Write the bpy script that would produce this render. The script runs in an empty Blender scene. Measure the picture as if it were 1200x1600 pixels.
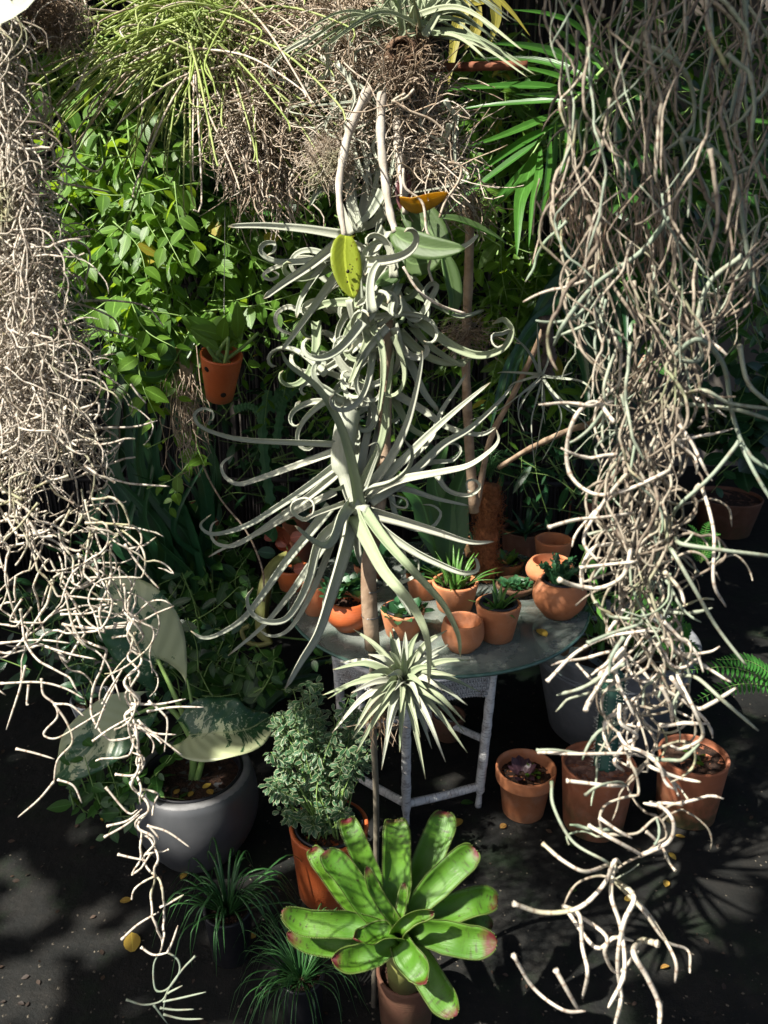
import bpy, math, random
import numpy as np
from mathutils import Vector, Matrix

# ---------------------------------------------------------------- camera, sky, sun, exposure
scene = bpy.context.scene
COL = scene.collection
CAMH, PITCH, FPX = 1.70, math.radians(20.0), 1256.0
cam_d = bpy.data.cameras.new('camera')
cam = bpy.data.objects.new('camera', cam_d); COL.objects.link(cam)
cam.location = (0, 0, CAMH); cam.rotation_euler = (math.radians(90) - PITCH, 0, 0)
cam_d.sensor_fit = 'VERTICAL'; cam_d.sensor_height = 24.0; cam_d.lens = 24.0 * FPX / 1600.0
cam_d.clip_start = 0.02; cam_d.clip_end = 400
cam_d.dof.use_dof = True; cam_d.dof.focus_distance = 1.75; cam_d.dof.aperture_fstop = 4.8
scene.camera = cam
SUN = Vector((-0.55, -0.30, 0.78)).normalized()          # towards the sun
wd = bpy.data.worlds.new('World'); scene.world = wd; wd.use_nodes = True
nt = wd.node_tree; bg = nt.nodes['Background']
sky = nt.nodes.new('ShaderNodeTexSky'); sky.sky_type = 'NISHITA'; sky.sun_disc = False
sky.sun_elevation = math.asin(SUN.z); sky.sun_rotation = math.atan2(SUN.x, SUN.y); sky.dust_density = 4.0; sky.ozone_density = 0.4; sky.air_density = 0.8
nt.links.new(sky.outputs[0], bg.inputs[0]); bg.inputs[1].default_value = 0.07
sl = bpy.data.lights.new('sun', 'SUN'); sl.energy = 5.0; sl.angle = math.radians(0.5); sl.color = (1.0, 0.95, 0.86)
so = bpy.data.objects.new('sun', sl); COL.objects.link(so); so.location = (-3, 0, 6)
so.rotation_euler = SUN.to_track_quat('Z', 'Y').to_euler()
scene.view_settings.view_transform = 'Standard'; scene.view_settings.look = 'None'
scene.view_settings.exposure = 1.38; scene.view_settings.gamma = 1.0
scene.view_settings.use_curve_mapping = False
scene.render.engine = 'CYCLES'
scene.cycles.max_bounces = 6; scene.cycles.transparent_max_bounces = 8

# ---------------------------------------------------------------- helpers
RF = Vector((0, math.cos(PITCH), -math.sin(PITCH))); RU = Vector((0, math.sin(PITCH), math.cos(PITCH)))
CAMP = Vector((0, 0, CAMH))
def ray(px, py): return RF + RU * ((800 - py) / FPX) + Vector(((px - 600) / FPX, 0, 0))
def P(px, py, d): return CAMP + ray(px, py) * d           # a point at depth d metres
def G(px, py, z=0.0):                                     # the point on the level z
    r = ray(px, py); return CAMP + r * ((z - CAMH) / r.z)
def atY(px, py, Y):
    r = ray(px, py); return CAMP + r * (Y / r.y)
rnd = random.Random(11)
def U(a, b): return rnd.uniform(a, b)
def gs(s): return rnd.gauss(0, s)

def catmull(p, n):
    p = np.asarray(p, float)
    if len(p) == 2: return p[0] + (p[1] - p[0]) * np.linspace(0, 1, n)[:, None]
    q = np.vstack([2 * p[0] - p[1], p, 2 * p[-1] - p[-2]])
    seg = np.linalg.norm(np.diff(p[:, :2] if p.shape[1] > 2 else p, axis=0), axis=1) ** .6 + 1e-6
    cum = np.concatenate([[0], np.cumsum(seg)]); t = np.linspace(0, cum[-1] * .99999, n)
    i = np.clip(np.searchsorted(cum, t, side='right') - 1, 0, len(p) - 2)
    u = ((t - cum[i]) / seg[i])[:, None]
    a, b, c, d = q[i], q[i + 1], q[i + 2], q[i + 3]
    return .5 * (2 * b + (c - a) * u + (2 * a - 5 * b + 4 * c - d) * u * u + (3 * b - a - 3 * c + d) * u ** 3)

def frames(p, hint):
    t = np.gradient(p, axis=0); t /= np.linalg.norm(t, axis=1)[:, None] + 1e-12
    n = np.asarray(hint, float); n = n - t[0] * n.dot(t[0])
    if np.linalg.norm(n) < 1e-4: n = np.cross(t[0], (1, .3, .2))
    N = np.zeros_like(p)
    for i in range(len(p)):
        n = n - t[i] * n.dot(t[i]); l = np.linalg.norm(n)
        n = n / l if l > 1e-9 else np.cross(t[i], (1., .3, .2))
        N[i] = n
    return t, N, np.cross(t, N)

OFF = {}
def off(o): return OFF.get(o.name, Vector((0, 0, 0))) if o is not None else Vector((0, 0, 0))
def thing(name, label, cat, loc=(0, 0, 0), group=None):
    o = bpy.data.objects.new(name, None); COL.objects.link(o); o.location = loc; OFF[o.name] = Vector(loc)
    o.empty_display_size = .05
    o['label'] = label; o['category'] = cat
    if group: o['group'] = group
    return o

class MB:
    def __init__(s): s.v = []; s.f = []; s.uv = []
    def grid(s, V, UV, closed=False, cap=False):
        n, k = V.shape[0], V.shape[1]; b = sum(len(x) for x in s.v)
        s.v.append(V.reshape(-1, 3)); s.uv.append(UV.reshape(-1, 2))
        kk = k if closed else k - 1
        for i in range(n - 1):
            for j in range(kk):
                j2 = (j + 1) % k
                s.f.append((b + i * k + j, b + i * k + j2, b + (i + 1) * k + j2, b + (i + 1) * k + j))
        if cap:
            s.f.append(tuple(b + j for j in range(k))[::-1]); s.f.append(tuple(b + (n - 1) * k + j for j in range(k)))
    def tube(s, p, r, sides=5, hint=(0.3, -1, .2), cap=True, squash=1.0):
        p = np.asarray(p, float); n = len(p); r = np.broadcast_to(np.asarray(r, float), (n,))
        t, N, B = frames(p, hint)
        a = np.linspace(0, 2 * math.pi, sides, endpoint=False)
        V = p[:, None, :] + r[:, None, None] * (np.cos(a)[None, :, None] * B[:, None, :] + squash * np.sin(a)[None, :, None] * N[:, None, :])
        L = np.concatenate([[0], np.cumsum(np.linalg.norm(np.diff(p, axis=0), axis=1))])
        UV = np.stack([np.broadcast_to(a / 6.2832, (n, sides)), np.broadcast_to(L[:, None], (n, sides))], -1)
        s.grid(V, UV, True, cap)
    def prof(s, p, w, prof, hint, closed=True, cap=True):   # sweep a cross-section of unit half width
        p = np.asarray(p, float); t, N, B = frames(p, hint); pr = np.asarray(prof, float); n = len(p); w = np.broadcast_to(np.asarray(w, float), (n,))
        V = p[:, None, :] + w[:, None, None] * (pr[None, :, 0, None] * B[:, None, :] + pr[None, :, 1, None] * N[:, None, :])
        L = np.linspace(0, 1, n)
        UV = np.stack([np.broadcast_to(pr[:, 0] * .5 + .5, (n, len(pr))), np.broadcast_to(L[:, None], (n, len(pr)))], -1)
        s.grid(V, UV, closed, cap)
    def lathe(s, c, prof, seg=40, wob=0.0, cap0=True, cap1=True):
        a = np.linspace(0, 2 * math.pi, seg, endpoint=False); pr = np.asarray(prof, float)
        w = 1 + wob * np.sin(a * 2 + 1)[None, :] * 1.0
        V = np.stack([c[0] + pr[:, 0, None] * np.cos(a) * w, c[1] + pr[:, 0, None] * np.sin(a) * w, c[2] + np.broadcast_to(pr[:, 1, None], (len(pr), seg))], -1)
        UV = np.stack([np.broadcast_to(a / 6.2832, (len(pr), seg)), np.broadcast_to(pr[:, 1, None], (len(pr), seg))], -1)
        s.grid(V[:, ::-1], UV, True, False)
        b = sum(len(x) for x in s.v) - len(pr) * seg
        if cap0: s.f.append(tuple(b + j for j in range(seg))[::-1])
        if cap1: s.f.append(tuple(b + (len(pr) - 1) * seg + j for j in range(seg)))
    def box(s, c, d, rot=None):
        b = sum(len(x) for x in s.v); q = []
        for z in (-.5, .5):
            for x, y in ((-.5, -.5), (.5, -.5), (.5, .5), (-.5, .5)):
                e = Vector((x * d[0], y * d[1], z * d[2]))
                if rot is not None: e = rot @ e
                q.append((c[0] + e.x, c[1] + e.y, c[2] + e.z))
        s.v.append(np.array(q)); s.uv.append(np.array([(0, 0), (1, 0), (1, 1), (0, 1)] * 2, float))
        for f in ((0, 3, 2, 1), (4, 5, 6, 7), (0, 1, 5, 4), (1, 2, 6, 5), (2, 3, 7, 6), (3, 0, 4, 7)): s.f.append(tuple(b + i for i in f))
    def inst(s, V, F, UV, Ms):                              # many transformed copies of one little mesh
        for M in Ms:
            A = np.array(M); b = sum(len(x) for x in s.v)
            s.v.append(V @ A[:3, :3].T + A[:3, 3]); s.uv.append(UV)
            s.f.extend([tuple(b + i for i in f) for f in F])
    def mesh(s, name, mat, o=(0, 0, 0), smooth=True):
        me = bpy.data.meshes.new(name)
        V = np.vstack(s.v) - np.array(o)
        me.from_pydata(V.tolist(), [], s.f)
        a = me.attributes.new('luv', 'FLOAT_VECTOR', 'POINT')
        uv = np.vstack(s.uv); a.data.foreach_set('vector', np.hstack([uv, np.zeros((len(uv), 1))]).ravel())
        me.materials.append(mat)
        if smooth: me.polygons.foreach_set('use_smooth', [True] * len(me.polygons))
        return me
    def build(s, name, mat, parent=None, smooth=True, label=None, kind=None):
        o = bpy.data.objects.new(name, s.mesh(name, mat, off(parent), smooth)); COL.objects.link(o)
        if parent is not None: o.parent = parent; OFF[o.name] = off(parent)
        if label: o['label'] = label
        if kind: o['kind'] = kind
        return o
class FastMB(MB):                                            # running vertex count for very many pieces
    def __init__(s): super().__init__(); s.n = 0
    def inst(s, V, F, UV, Ms):
        F = np.array(F); 
        for M in Ms:
            A = np.array(M); s.v.append(V @ A[:3, :3].T + A[:3, 3]); s.uv.append(UV)
            s.f.extend((F + s.n).tolist()); s.n += len(V)

# ---------------------------------------------------------------- materials
MATS = {}
def newmat(name):
    m = bpy.data.materials.new(name); m.use_nodes = True; t = m.node_tree; t.nodes.clear()
    out = t.nodes.new('ShaderNodeOutputMaterial'); return m, t, out
def N_(t, k, **kw):
    n = t.nodes.new(k)
    for a, b in kw.items():
        if a[0] == '_': n.inputs[int(a[1:])].default_value = b
        else: setattr(n, a, b)
    return n
def math_(t, op, a, b=None, c=None, clamp=False):
    n = t.nodes.new('ShaderNodeMath'); n.operation = op; n.use_clamp = clamp
    for i, x in enumerate((a, b, c)):
        if x is None: continue
        if isinstance(x, (int, float)): n.inputs[i].default_value = x
        else: t.links.new(x, n.inputs[i])
    return n.outputs[0]
def mix_(t, f, a, b, mode='MIX'):
    n = t.nodes.new('ShaderNodeMix'); n.data_type = 'RGBA'; n.blend_type = mode
    for i, x in ((0, f), (6, a), (7, b)):
        if isinstance(x, (int, float)): n.inputs[i].default_value = x
        elif isinstance(x, tuple): n.inputs[i].default_value = (*x[:3], 1)
        else: t.links.new(x, n.inputs[i])
    return n.outputs[2]
def noise_(t, vec, scale, detail=4, rough=.55, dist=0.0):
    n = N_(t, 'ShaderNodeTexNoise'); n.inputs['Scale'].default_value = scale; n.inputs['Detail'].default_value = detail
    n.inputs['Roughness'].default_value = rough; n.inputs['Distortion'].default_value = dist
    if vec is not None: t.links.new(vec, n.inputs['Vector'])
    return n.outputs['Fac']
def ramp_(t, f, lo, hi):
    n = N_(t, 'ShaderNodeMapRange'); n.inputs[1].default_value = lo; n.inputs[2].default_value = hi; n.clamp = True
    t.links.new(f, n.inputs[0]); return n.outputs[0]
def vary_(t):
    a = N_(t, 'ShaderNodeObjectInfo').outputs['Random']; b = N_(t, 'ShaderNodeNewGeometry').outputs['Random Per Island']
    return math_(t, 'FRACT', math_(t, 'ADD', a, b))
def coord_(t, k='Object'): return N_(t, 'ShaderNodeTexCoord').outputs[k]
def luv_(t):
    a = N_(t, 'ShaderNodeAttribute'); a.attribute_name = 'luv'; s = N_(t, 'ShaderNodeSeparateXYZ')
    t.links.new(a.outputs['Vector'], s.inputs[0]); return s.outputs[0], s.outputs[1], a.outputs['Vector']
def bump_(t, h, strength, dist=.002):
    n = N_(t, 'ShaderNodeBump'); n.inputs['Strength'].default_value = strength; n.inputs['Distance'].default_value = dist
    t.links.new(h, n.inputs['Height']); return n.outputs[0]
def finish(t, out, col, rough, nrm=None, trans=None, tf=0.0, spec=.5, metal=0.0):
    p = N_(t, 'ShaderNodeBsdfPrincipled'); 
    if isinstance(col, tuple): p.inputs['Base Color'].default_value = (*col, 1)
    else: t.links.new(col, p.inputs['Base Color'])
    if isinstance(rough, (int, float)): p.inputs['Roughness'].default_value = rough
    else: t.links.new(rough, p.inputs['Roughness'])
    p.inputs['Specular IOR Level'].default_value = spec; p.inputs['Metallic'].default_value = metal
    if nrm is not None: t.links.new(nrm, p.inputs['Normal'])
    if tf > 0:
        tr = N_(t, 'ShaderNodeBsdfTranslucent')
        if isinstance(trans, tuple): tr.inputs[0].default_value = (*trans, 1)
        else: t.links.new(trans, tr.inputs[0])
        mx = N_(t, 'ShaderNodeMixShader'); mx.inputs[0].default_value = tf
        t.links.new(p.outputs[0], mx.inputs[1]); t.links.new(tr.outputs[0], mx.inputs[2]); t.links.new(mx.outputs[0], out.inputs[0])
    else: t.links.new(p.outputs[0], out.inputs[0])

def leafmat(name, c1, c2, tr=None, tf=.35, rough=.38, rib=.5, blot=None, spec=.5, yellow=0.0, vb=.12):
    m, t, out = newmat(name); v = vary_(t); u, w, luv = luv_(t)
    col = mix_(t, v, c1, c2)
    if yellow: col = mix_(t, math_(t, 'GREATER_THAN', math_(t, 'FRACT', math_(t, 'MULTIPLY', v, 7.31)), 1 - yellow), col, (.35, .28, .04))
    n = noise_(t, coord_(t), 60, 3); col = mix_(t, math_(t, 'MULTIPLY', ramp_(t, n, .35, .75), .35), col, tuple(x * .55 for x in c1))
    d = math_(t, 'ABSOLUTE', math_(t, 'SUBTRACT', u, .5))
    if rib: col = mix_(t, math_(t, 'MULTIPLY', math_(t, 'LESS_THAN', d, .035), rib), col, tuple(min(1, x * 2.2 + .03) for x in c2))
    if blot: col = mix_(t, math_(t, 'GREATER_THAN', noise_(t, coord_(t), 90, 2), .68), col, blot)
    vein = math_(t, 'SINE', math_(t, 'MULTIPLY', math_(t, 'SUBTRACT', w, math_(t, 'MULTIPLY', d, .7)), 55.0))
    nr = bump_(t, vein, vb, .001)
    trc = tr or tuple(x for x in (c2[0] * 2.6 + .05, c2[1] * 2.3, c2[2] * .8))
    finish(t, out, col, rough, nr, mix_(t, .25, trc, c2), tf, spec)
    MATS[name] = m; return m
def plainmat(name, c1, c2, scale=12, rough=.8, bump=.4, bs=None, spec=.3, lo=.35, hi=.65, bd=.002, metal=0.0, coord='Object'):
    m, t, out = newmat(name); co = coord_(t, coord); n = noise_(t, co, scale, 6, .6)
    col = mix_(t, ramp_(t, n, lo, hi), c1, c2)
    nr = bump_(t, noise_(t, co, bs or scale * 6, 4), bump, bd)
    finish(t, out, col, rough, nr, spec=spec, metal=metal); MATS[name] = m; return m
def strandmat(name, ca, cb, joint, green, jl=.022, rough=.65, tf=.08):
    m, t, out = newmat(name); v = vary_(t); u, L, luv = luv_(t); co = coord_(t)
    col = mix_(t, v, ca, cb)
    g = ramp_(t, noise_(t, co, 9, 3), .55, .68); col = mix_(t, math_(t, 'MULTIPLY', g, .75), col, green)
    f = math_(t, 'FRACT', math_(t, 'DIVIDE', math_(t, 'ADD', L, math_(t, 'MULTIPLY', v, .3)), jl))
    j = ramp_(t, math_(t, 'ABSOLUTE', math_(t, 'SUBTRACT', f, .5)), .40, .48)
    col = mix_(t, math_(t, 'MULTIPLY', j, .7), col, joint)
    s = ramp_(t, noise_(t, co, 140, 3), .5, .72); col = mix_(t, math_(t, 'MULTIPLY', s, .45), col, joint)
    finish(t, out, col, rough, bump_(t, noise_(t, co, 400, 3), .5, .0008), mix_(t, .5, ca, (.5, .5, .15)), tf, .35)
    MATS[name] = m; return m

M_gray = None
def silvermat(name, ca, cb, edge, tf=.10):
    m, t, out = newmat(name); v = vary_(t); u, w, luv = luv_(t); co = coord_(t)
    col = mix_(t, v, ca, cb)
    mp = N_(t, 'ShaderNodeMapping'); mp.inputs['Scale'].default_value = (26, 1.2, 1); t.links.new(luv, mp.inputs['Vector'])
    st = noise_(t, mp.outputs[0], 2.0, 4, .6); col = mix_(t, math_(t, 'MULTIPLY', ramp_(t, st, .42, .7), .45), col, edge)
    sp = ramp_(t, noise_(t, co, 55, 4, .6), .56, .72); col = mix_(t, math_(t, 'MULTIPLY', sp, .35), col, (.24, .26, .16))
    col = mix_(t, math_(t, 'MULTIPLY', ramp_(t, w, .93, 1.0), .6), col, (.30, .20, .10))
    finish(t, out, col, .72, bump_(t, math_(t, 'ADD', st, noise_(t, co, 900, 2)), .35, .0008), (.38, .46, .16), tf, .25)
    MATS[name] = m; return m
silver = silvermat('silver_leaf', (.36, .39, .31), (.49, .49, .40), (.23, .27, .18), .16)
silverg = silvermat('silver_green_leaf', (.27, .33, .20), (.38, .41, .28), (.20, .26, .14), .2)
rhip = strandmat('pale_jointed_stem', (.56, .50, .42), (.72, .66, .56), (.24, .15, .10), (.30, .31, .13), tf=.22)
rhipr = strandmat('brownish_stem', (.14, .11, .08), (.32, .275, .21), (.08, .05, .035), (.20, .24, .12), .03)
rhipt = strandmat('tan_stem', (.25, .22, .165), (.43, .39, .31), (.18, .11, .07), (.26, .28, .12), tf=.12)
rhipg = strandmat('greygreen_stem', (.20, .25, .19), (.32, .35, .26), (.20, .18, .13), (.16, .24, .13), .05)
rootm = strandmat('dry_root', (.20, .14, .09), (.40, .33, .25), (.12, .06, .03), (.25, .16, .08), .04)
rootp = strandmat('pale_root', (.34, .26, .18), (.56, .50, .42), (.26, .18, .11), (.3, .32, .18), .05)
needle = strandmat('needle_leaf', (.30, .42, .09), (.50, .56, .24), (.22, .28, .08), (.12, .22, .05), .2, .4, .35)
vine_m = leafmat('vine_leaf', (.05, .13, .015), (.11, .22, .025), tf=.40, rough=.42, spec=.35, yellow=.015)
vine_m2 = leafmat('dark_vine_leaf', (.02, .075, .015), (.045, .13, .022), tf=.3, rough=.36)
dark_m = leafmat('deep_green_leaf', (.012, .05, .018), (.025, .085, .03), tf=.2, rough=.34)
palm_m = leafmat('palm_leaflet', (.04, .14, .02), (.07, .20, .03), tf=.36, rough=.36, rib=.4)
curc_m = leafmat('pleated_leaf', (.008, .045, .018), (.018, .075, .028), tf=.16, rough=.33, rib=.3)
canopy_m = leafmat('shade_tree_leaf', (.02, .06, .01), (.04, .10, .02), tf=.12, rough=.45)
spider_m = leafmat('grassy_leaf', (.03, .11, .03), (.06, .17, .05), tf=.25, rough=.35, rib=.2)
aloe_m = leafmat('aloe_leaf', (.06, .17, .03), (.12, .26, .05), tf=.18, rough=.35, rib=0)
succ_m = leafmat('succulent_leaf', (.02, .08, .03), (.04, .13, .05), tf=.12, rough=.4, rib=0)
fern_m = leafmat('fern_leaf', (.03, .14, .02), (.05, .2, .03), tf=.35, rough=.45, rib=.3)
orch_m = leafmat('orchid_leaf', (.26, .33, .03), (.34, .40, .04), tr=(.6, .62, .02), tf=.42, vb=.05, rough=.38, blot=(.10, .05, .01))
orchd_m = leafmat('orchid_leaf_green', (.07, .12, .04), (.10, .16, .05), vb=.04, tr=(.25, .6, .03), tf=.38, rough=.5)
orchy_m = leafmat('orchid_leaf_yellow', (.42, .22, .02), (.50, .34, .02), tr=(.8, .5, .02), tf=.45, rough=.45, blot=(.3, .08, .01))
yel_m = leafmat('yellowed_leaf', (.35, .32, .05), (.42, .36, .06), tr=(.7, .65, .08), tf=.4, rough=.5)
dryleaf_m = leafmat('fallen_leaf', (.22, .10, .03), (.50, .36, .05), tf=.1, rough=.6, rib=.3)
red_m = leafmat('red_leaf', (.22, .04, .02), (.34, .08, .03), tf=.25, rough=.4)
def varieg(name, edge_mode):
    m, t, out = newmat(name); u, w, luv = luv_(t); co = coord_(t); d = math_(t, 'ABSOLUTE', math_(t, 'SUBTRACT', u, .5))
    v = vary_(t); g = mix_(t, v, (.02, .075, .028), (.035, .11, .045)); cr = (.46, .50, .29)
    if edge_mode:
        k = math_(t, 'ADD', d, math_(t, 'MULTIPLY', noise_(t, co, 260, 2), .22)); f = ramp_(t, k, .49, .56)
        col = mix_(t, f, g, cr)
    else:
        big = noise_(t, co, 8.5, 6, .75, .8); side = math_(t, 'MULTIPLY', math_(t, 'SUBTRACT', u, .5), .26)
        f = ramp_(t, math_(t, 'ADD', big, side), .515, .53)
        sp = ramp_(t, noise_(t, co, 55, 5, .75, 1.5), .58, .61); f = math_(t, 'MAXIMUM', f, math_(t, 'MULTIPLY', sp, .8))
        mid = ramp_(t, noise_(t, co, 14, 3), .56, .58)
        col = mix_(t, f, g, cr); col = mix_(t, math_(t, 'MULTIPLY', math_(t, 'MULTIPLY', mid, math_(t, 'SUBTRACT', 1.0, f)), .5), col, (.09, .17, .08))
    col = mix_(t, math_(t, 'MULTIPLY', math_(t, 'LESS_THAN', d, .012), .6), col, (.35, .40, .2))
    vein = math_(t, 'SINE', math_(t, 'MULTIPLY', math_(t, 'SUBTRACT', w, math_(t, 'MULTIPLY', d, .8)), 48.0))
    finish(t, out, col, .35, bump_(t, vein, .3, .002), mix_(t, .4, col, (.35, .5, .1)), .28, .5)
    MATS[name] = m; return m
alo_m = varieg('variegated_elephant_ear', False); poly_m = varieg('white_edged_leaf', True)

def terracotta(name, c1, c2, salt=.35, moss=0.0, rough=.8, dark=(.16, .055, .025)):
    m, t, out = newmat(name); co = coord_(t); v = N_(t, 'ShaderNodeObjectInfo').outputs['Random']
    add = N_(t, 'ShaderNodeVectorMath', operation='ADD'); t.links.new(co, add.inputs[0])
    cb = N_(t, 'ShaderNodeCombineXYZ'); t.links.new(math_(t, 'MULTIPLY', v, 9.0), cb.inputs[0]); t.links.new(cb.outputs[0], add.inputs[1]); co = add.outputs[0]
    col = mix_(t, ramp_(t, noise_(t, co, 9, 5, .6), .3, .7), c1, c2)
    col = mix_(t, math_(t, 'MULTIPLY', ramp_(t, noise_(t, co, 16, 6, .7, .4), .50, .75), salt), col, (.62, .44, .34))
    col = mix_(t, math_(t, 'MULTIPLY', ramp_(t, noise_(t, co, 40, 6, .7), .60, .72), .5), col, dark)
    u, z, _ = luv_(t)
    col = mix_(t, math_(t, 'MULTIPLY', math_(t, 'FRACT', math_(t, 'MULTIPLY', v, 5.7)), .38), col, (c1[0] * .62, c1[1] * .55, c1[2] * .5))
    col = mix_(t, math_(t, 'MULTIPLY', ramp_(t, math_(t, 'ADD', z, math_(t, 'MULTIPLY', noise_(t, co, 22, 5, .7), .06)), .065, .035), .45), col, (.14, .09, .05))
    if moss: col = mix_(t, math_(t, 'MULTIPLY', math_(t, 'MULTIPLY', ramp_(t, noise_(t, co, 12, 5, .7), .40, .58), moss), ramp_(t, z, .16, .02)), col, (.035, .055, .02))
    wheel = math_(t, 'SINE', math_(t, 'MULTIPLY', z, 900.0))
    h = math_(t, 'ADD', math_(t, 'MULTIPLY', wheel, .12), noise_(t, co, 130, 5))
    finish(t, out, col, rough, bump_(t, h, .35, .0015), spec=.3); MATS[name] = m; return m
terra = terracotta('terracotta', (.45, .16, .065), (.56, .23, .105), salt=.30)
terra_red = terracotta('glazed_orange_terracotta', (.45, .10, .03), (.56, .15, .045), salt=.08, rough=.42)
terra_old = terracotta('old_terracotta', (.28, .095, .045), (.38, .14, .07), salt=.2, moss=.85)
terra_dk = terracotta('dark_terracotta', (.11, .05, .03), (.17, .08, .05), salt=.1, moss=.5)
greyp = plainmat('grey_glazed_pot', (.05, .053, .056), (.078, .08, .084), 6, .42, .12, 60, spec=.5)
greyrim = plainmat('lighter_grey_rim', (.13, .13, .13), (.2, .2, .2), 14, .55, .2)  # a lighter grey than the pot body
greyst = plainmat('grey_ribbed_pot', (.13, .14, .15), (.24, .25, .26), 9, .7, .3)
blackp = plainmat('black_plastic', (.010, .010, .012), (.018, .018, .02), 20, .38, .05)
soil = plainmat('potting_soil', (.012, .007, .005), (.06, .03, .018), 60, .95, 1.0, 160, bd=.006)
gravelm = plainmat('reddish_gravel', (.10, .045, .035), (.22, .12, .09), 50, .8, .5)
barkm = plainmat('weathered_wood', (.20, .13, .08), (.36, .27, .19), 22, .85, .7, 70, bd=.003)
barkg = plainmat('grey_bark', (.30, .26, .21), (.46, .42, .36), 26, .85, .6, 90)
rodm = plainmat('grey_brown_rod', (.11, .095, .07), (.17, .15, .11), 30, .8, .4)
redwood = plainmat('reddish_wood', (.12, .035, .018), (.26, .10, .05), 45, .75, .6, 120)
fibrem = plainmat('coir_fibre', (.16, .055, .02), (.34, .13, .05), 90, .95, 1.0, 240, bd=.006)
reedm = plainmat('dark_reed', (.010, .009, .010), (.030, .026, .024), 10, .7, .4)
wallm = plainmat('brown_wall_plaster', (.10, .085, .07), (.16, .14, .12), 1.4, .9, .5, 22, bd=.01)
wirem = plainmat('tie_wire', (.12, .12, .12), (.2, .19, .18), 30, .4, .1, metal=.8)
stonem = plainmat('pale_stone', (.28, .20, .13), (.40, .30, .2), 30, .8, .4)
glassm, t, out = newmat('dusty_glass_top')
gp = N_(t, 'ShaderNodeBsdfPrincipled'); co = coord_(t)
dust = ramp_(t, noise_(t, co, 7, 7, .7), .35, .75)
t.links.new(mix_(t, dust, (.16, .19, .17), (.30, .31, .28)), gp.inputs['Base Color'])
t.links.new(math_(t, 'ADD', math_(t, 'MULTIPLY', dust, .3), .12), gp.inputs['Roughness'])
gt = N_(t, 'ShaderNodeBsdfTransparent'); gt.inputs[0].default_value = (.75, .85, .8, 1)
gm = N_(t, 'ShaderNodeMixShader'); t.links.new(math_(t, 'ADD', math_(t, 'MULTIPLY', dust, .25), .42), gm.inputs[0])
t.links.new(gt.outputs[0], gm.inputs[1]); t.links.new(gp.outputs[0], gm.inputs[2]); t.links.new(gm.outputs[0], out.inputs[0])
glassedge = plainmat('green_glass_edge', (.05, .11, .09), (.08, .15, .12), 20, .15, .0, spec=.6)
wick, t, out = newmat('white_wicker_paint'); co = coord_(t); u, L, luv = luv_(t)
wc = mix_(t, ramp_(t, noise_(t, co, 30, 5, .7), .50, .66), (.62, .62, .60), (.30, .27, .25))
band = math_(t, 'GREATER_THAN', math_(t, 'FRACT', math_(t, 'MULTIPLY', L, 85.0)), .86)
chip = math_(t, 'MULTIPLY', band, ramp_(t, noise_(t, co, 45, 3), .45, .55))
wc = mix_(t, math_(t, 'MULTIPLY', chip, .7), wc, (.05, .045, .04))
finish(t, out, wc, .6, bump_(t, math_(t, 'MULTIPLY', math_(t, 'SINE', math_(t, 'MULTIPLY', L, 1070.0)), .5), .6, .002), spec=.35)

brom_m, t, out = newmat('bromeliad_leaf'); u, w, luv = luv_(t); co = coord_(t); v = N_(t, 'ShaderNodeObjectInfo').outputs['Random']
bc = mix_(t, ramp_(t, noise_(t, co, 9, 3), .3, .7), (.05, .15, .012), (.10, .225, .018))
mp = N_(t, 'ShaderNodeMapping'); mp.inputs['Scale'].default_value = (40, 2, 1); t.links.new(luv, mp.inputs['Vector'])
bc = mix_(t, math_(t, 'MULTIPLY', ramp_(t, noise_(t, mp.outputs[0], 1.5, 3), .45, .7), .3), bc, (.05, .15, .01))
bandn = noise_(t, co, 16, 3)
mp2 = N_(t, 'ShaderNodeMapping'); mp2.inputs['Scale'].default_value = (1.3, 20, 1); t.links.new(luv, mp2.inputs['Vector'])
vo = noise_(t, mp2.outputs[0], 1.8, 4, .65)
dk = math_(t, 'MULTIPLY', ramp_(t, vo, .54, .60), ramp_(t, w, .55, .85)); bc = mix_(t, math_(t, 'MULTIPLY', dk, .9), bc, (.03, .02, .012))
spk = ramp_(t, noise_(t, co, 95, 3), .67, .70); bc = mix_(t, spk, bc, (.04, .03, .01))
bc = mix_(t, ramp_(t, math_(t, 'ADD', w, math_(t, 'MULTIPLY', math_(t, 'SUBTRACT', bandn, .5), .4)), .88, .97), bc, (.10, .012, .015))
bc = mix_(t, math_(t, 'MULTIPLY', ramp_(t, math_(t, 'ABSOLUTE', math_(t, 'SUBTRACT', u, .5)), .490, .5), .5), bc, (.10, .09, .03))
finish(t, out, bc, math_(t, 'ADD', math_(t, 'MULTIPLY', bandn, .35), .25), bump_(t, math_(t, 'ADD', noise_(t, mp.outputs[0], 1.5, 3), math_(t, 'ADD', bandn, noise_(t, co, 45, 3))), .5, .002), mix_(t, .3, (.45, .62, .03), bc), .22, .45)

cact_m = plainmat('blue_green_cactus', (.02, .07, .05), (.04, .12, .085), 14, .5, .3)
euph_m = plainmat('green_cactus_stem', (.05, .15, .02), (.09, .22, .04), 14, .45, .3)
olive_m = plainmat('olive_cactus_stem', (.16, .15, .05), (.22, .24, .07), 8, .5, .4)
spine_m = plainmat('pale_spine', (.6, .6, .5), (.7, .7, .6), 10, .6, .1)
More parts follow.
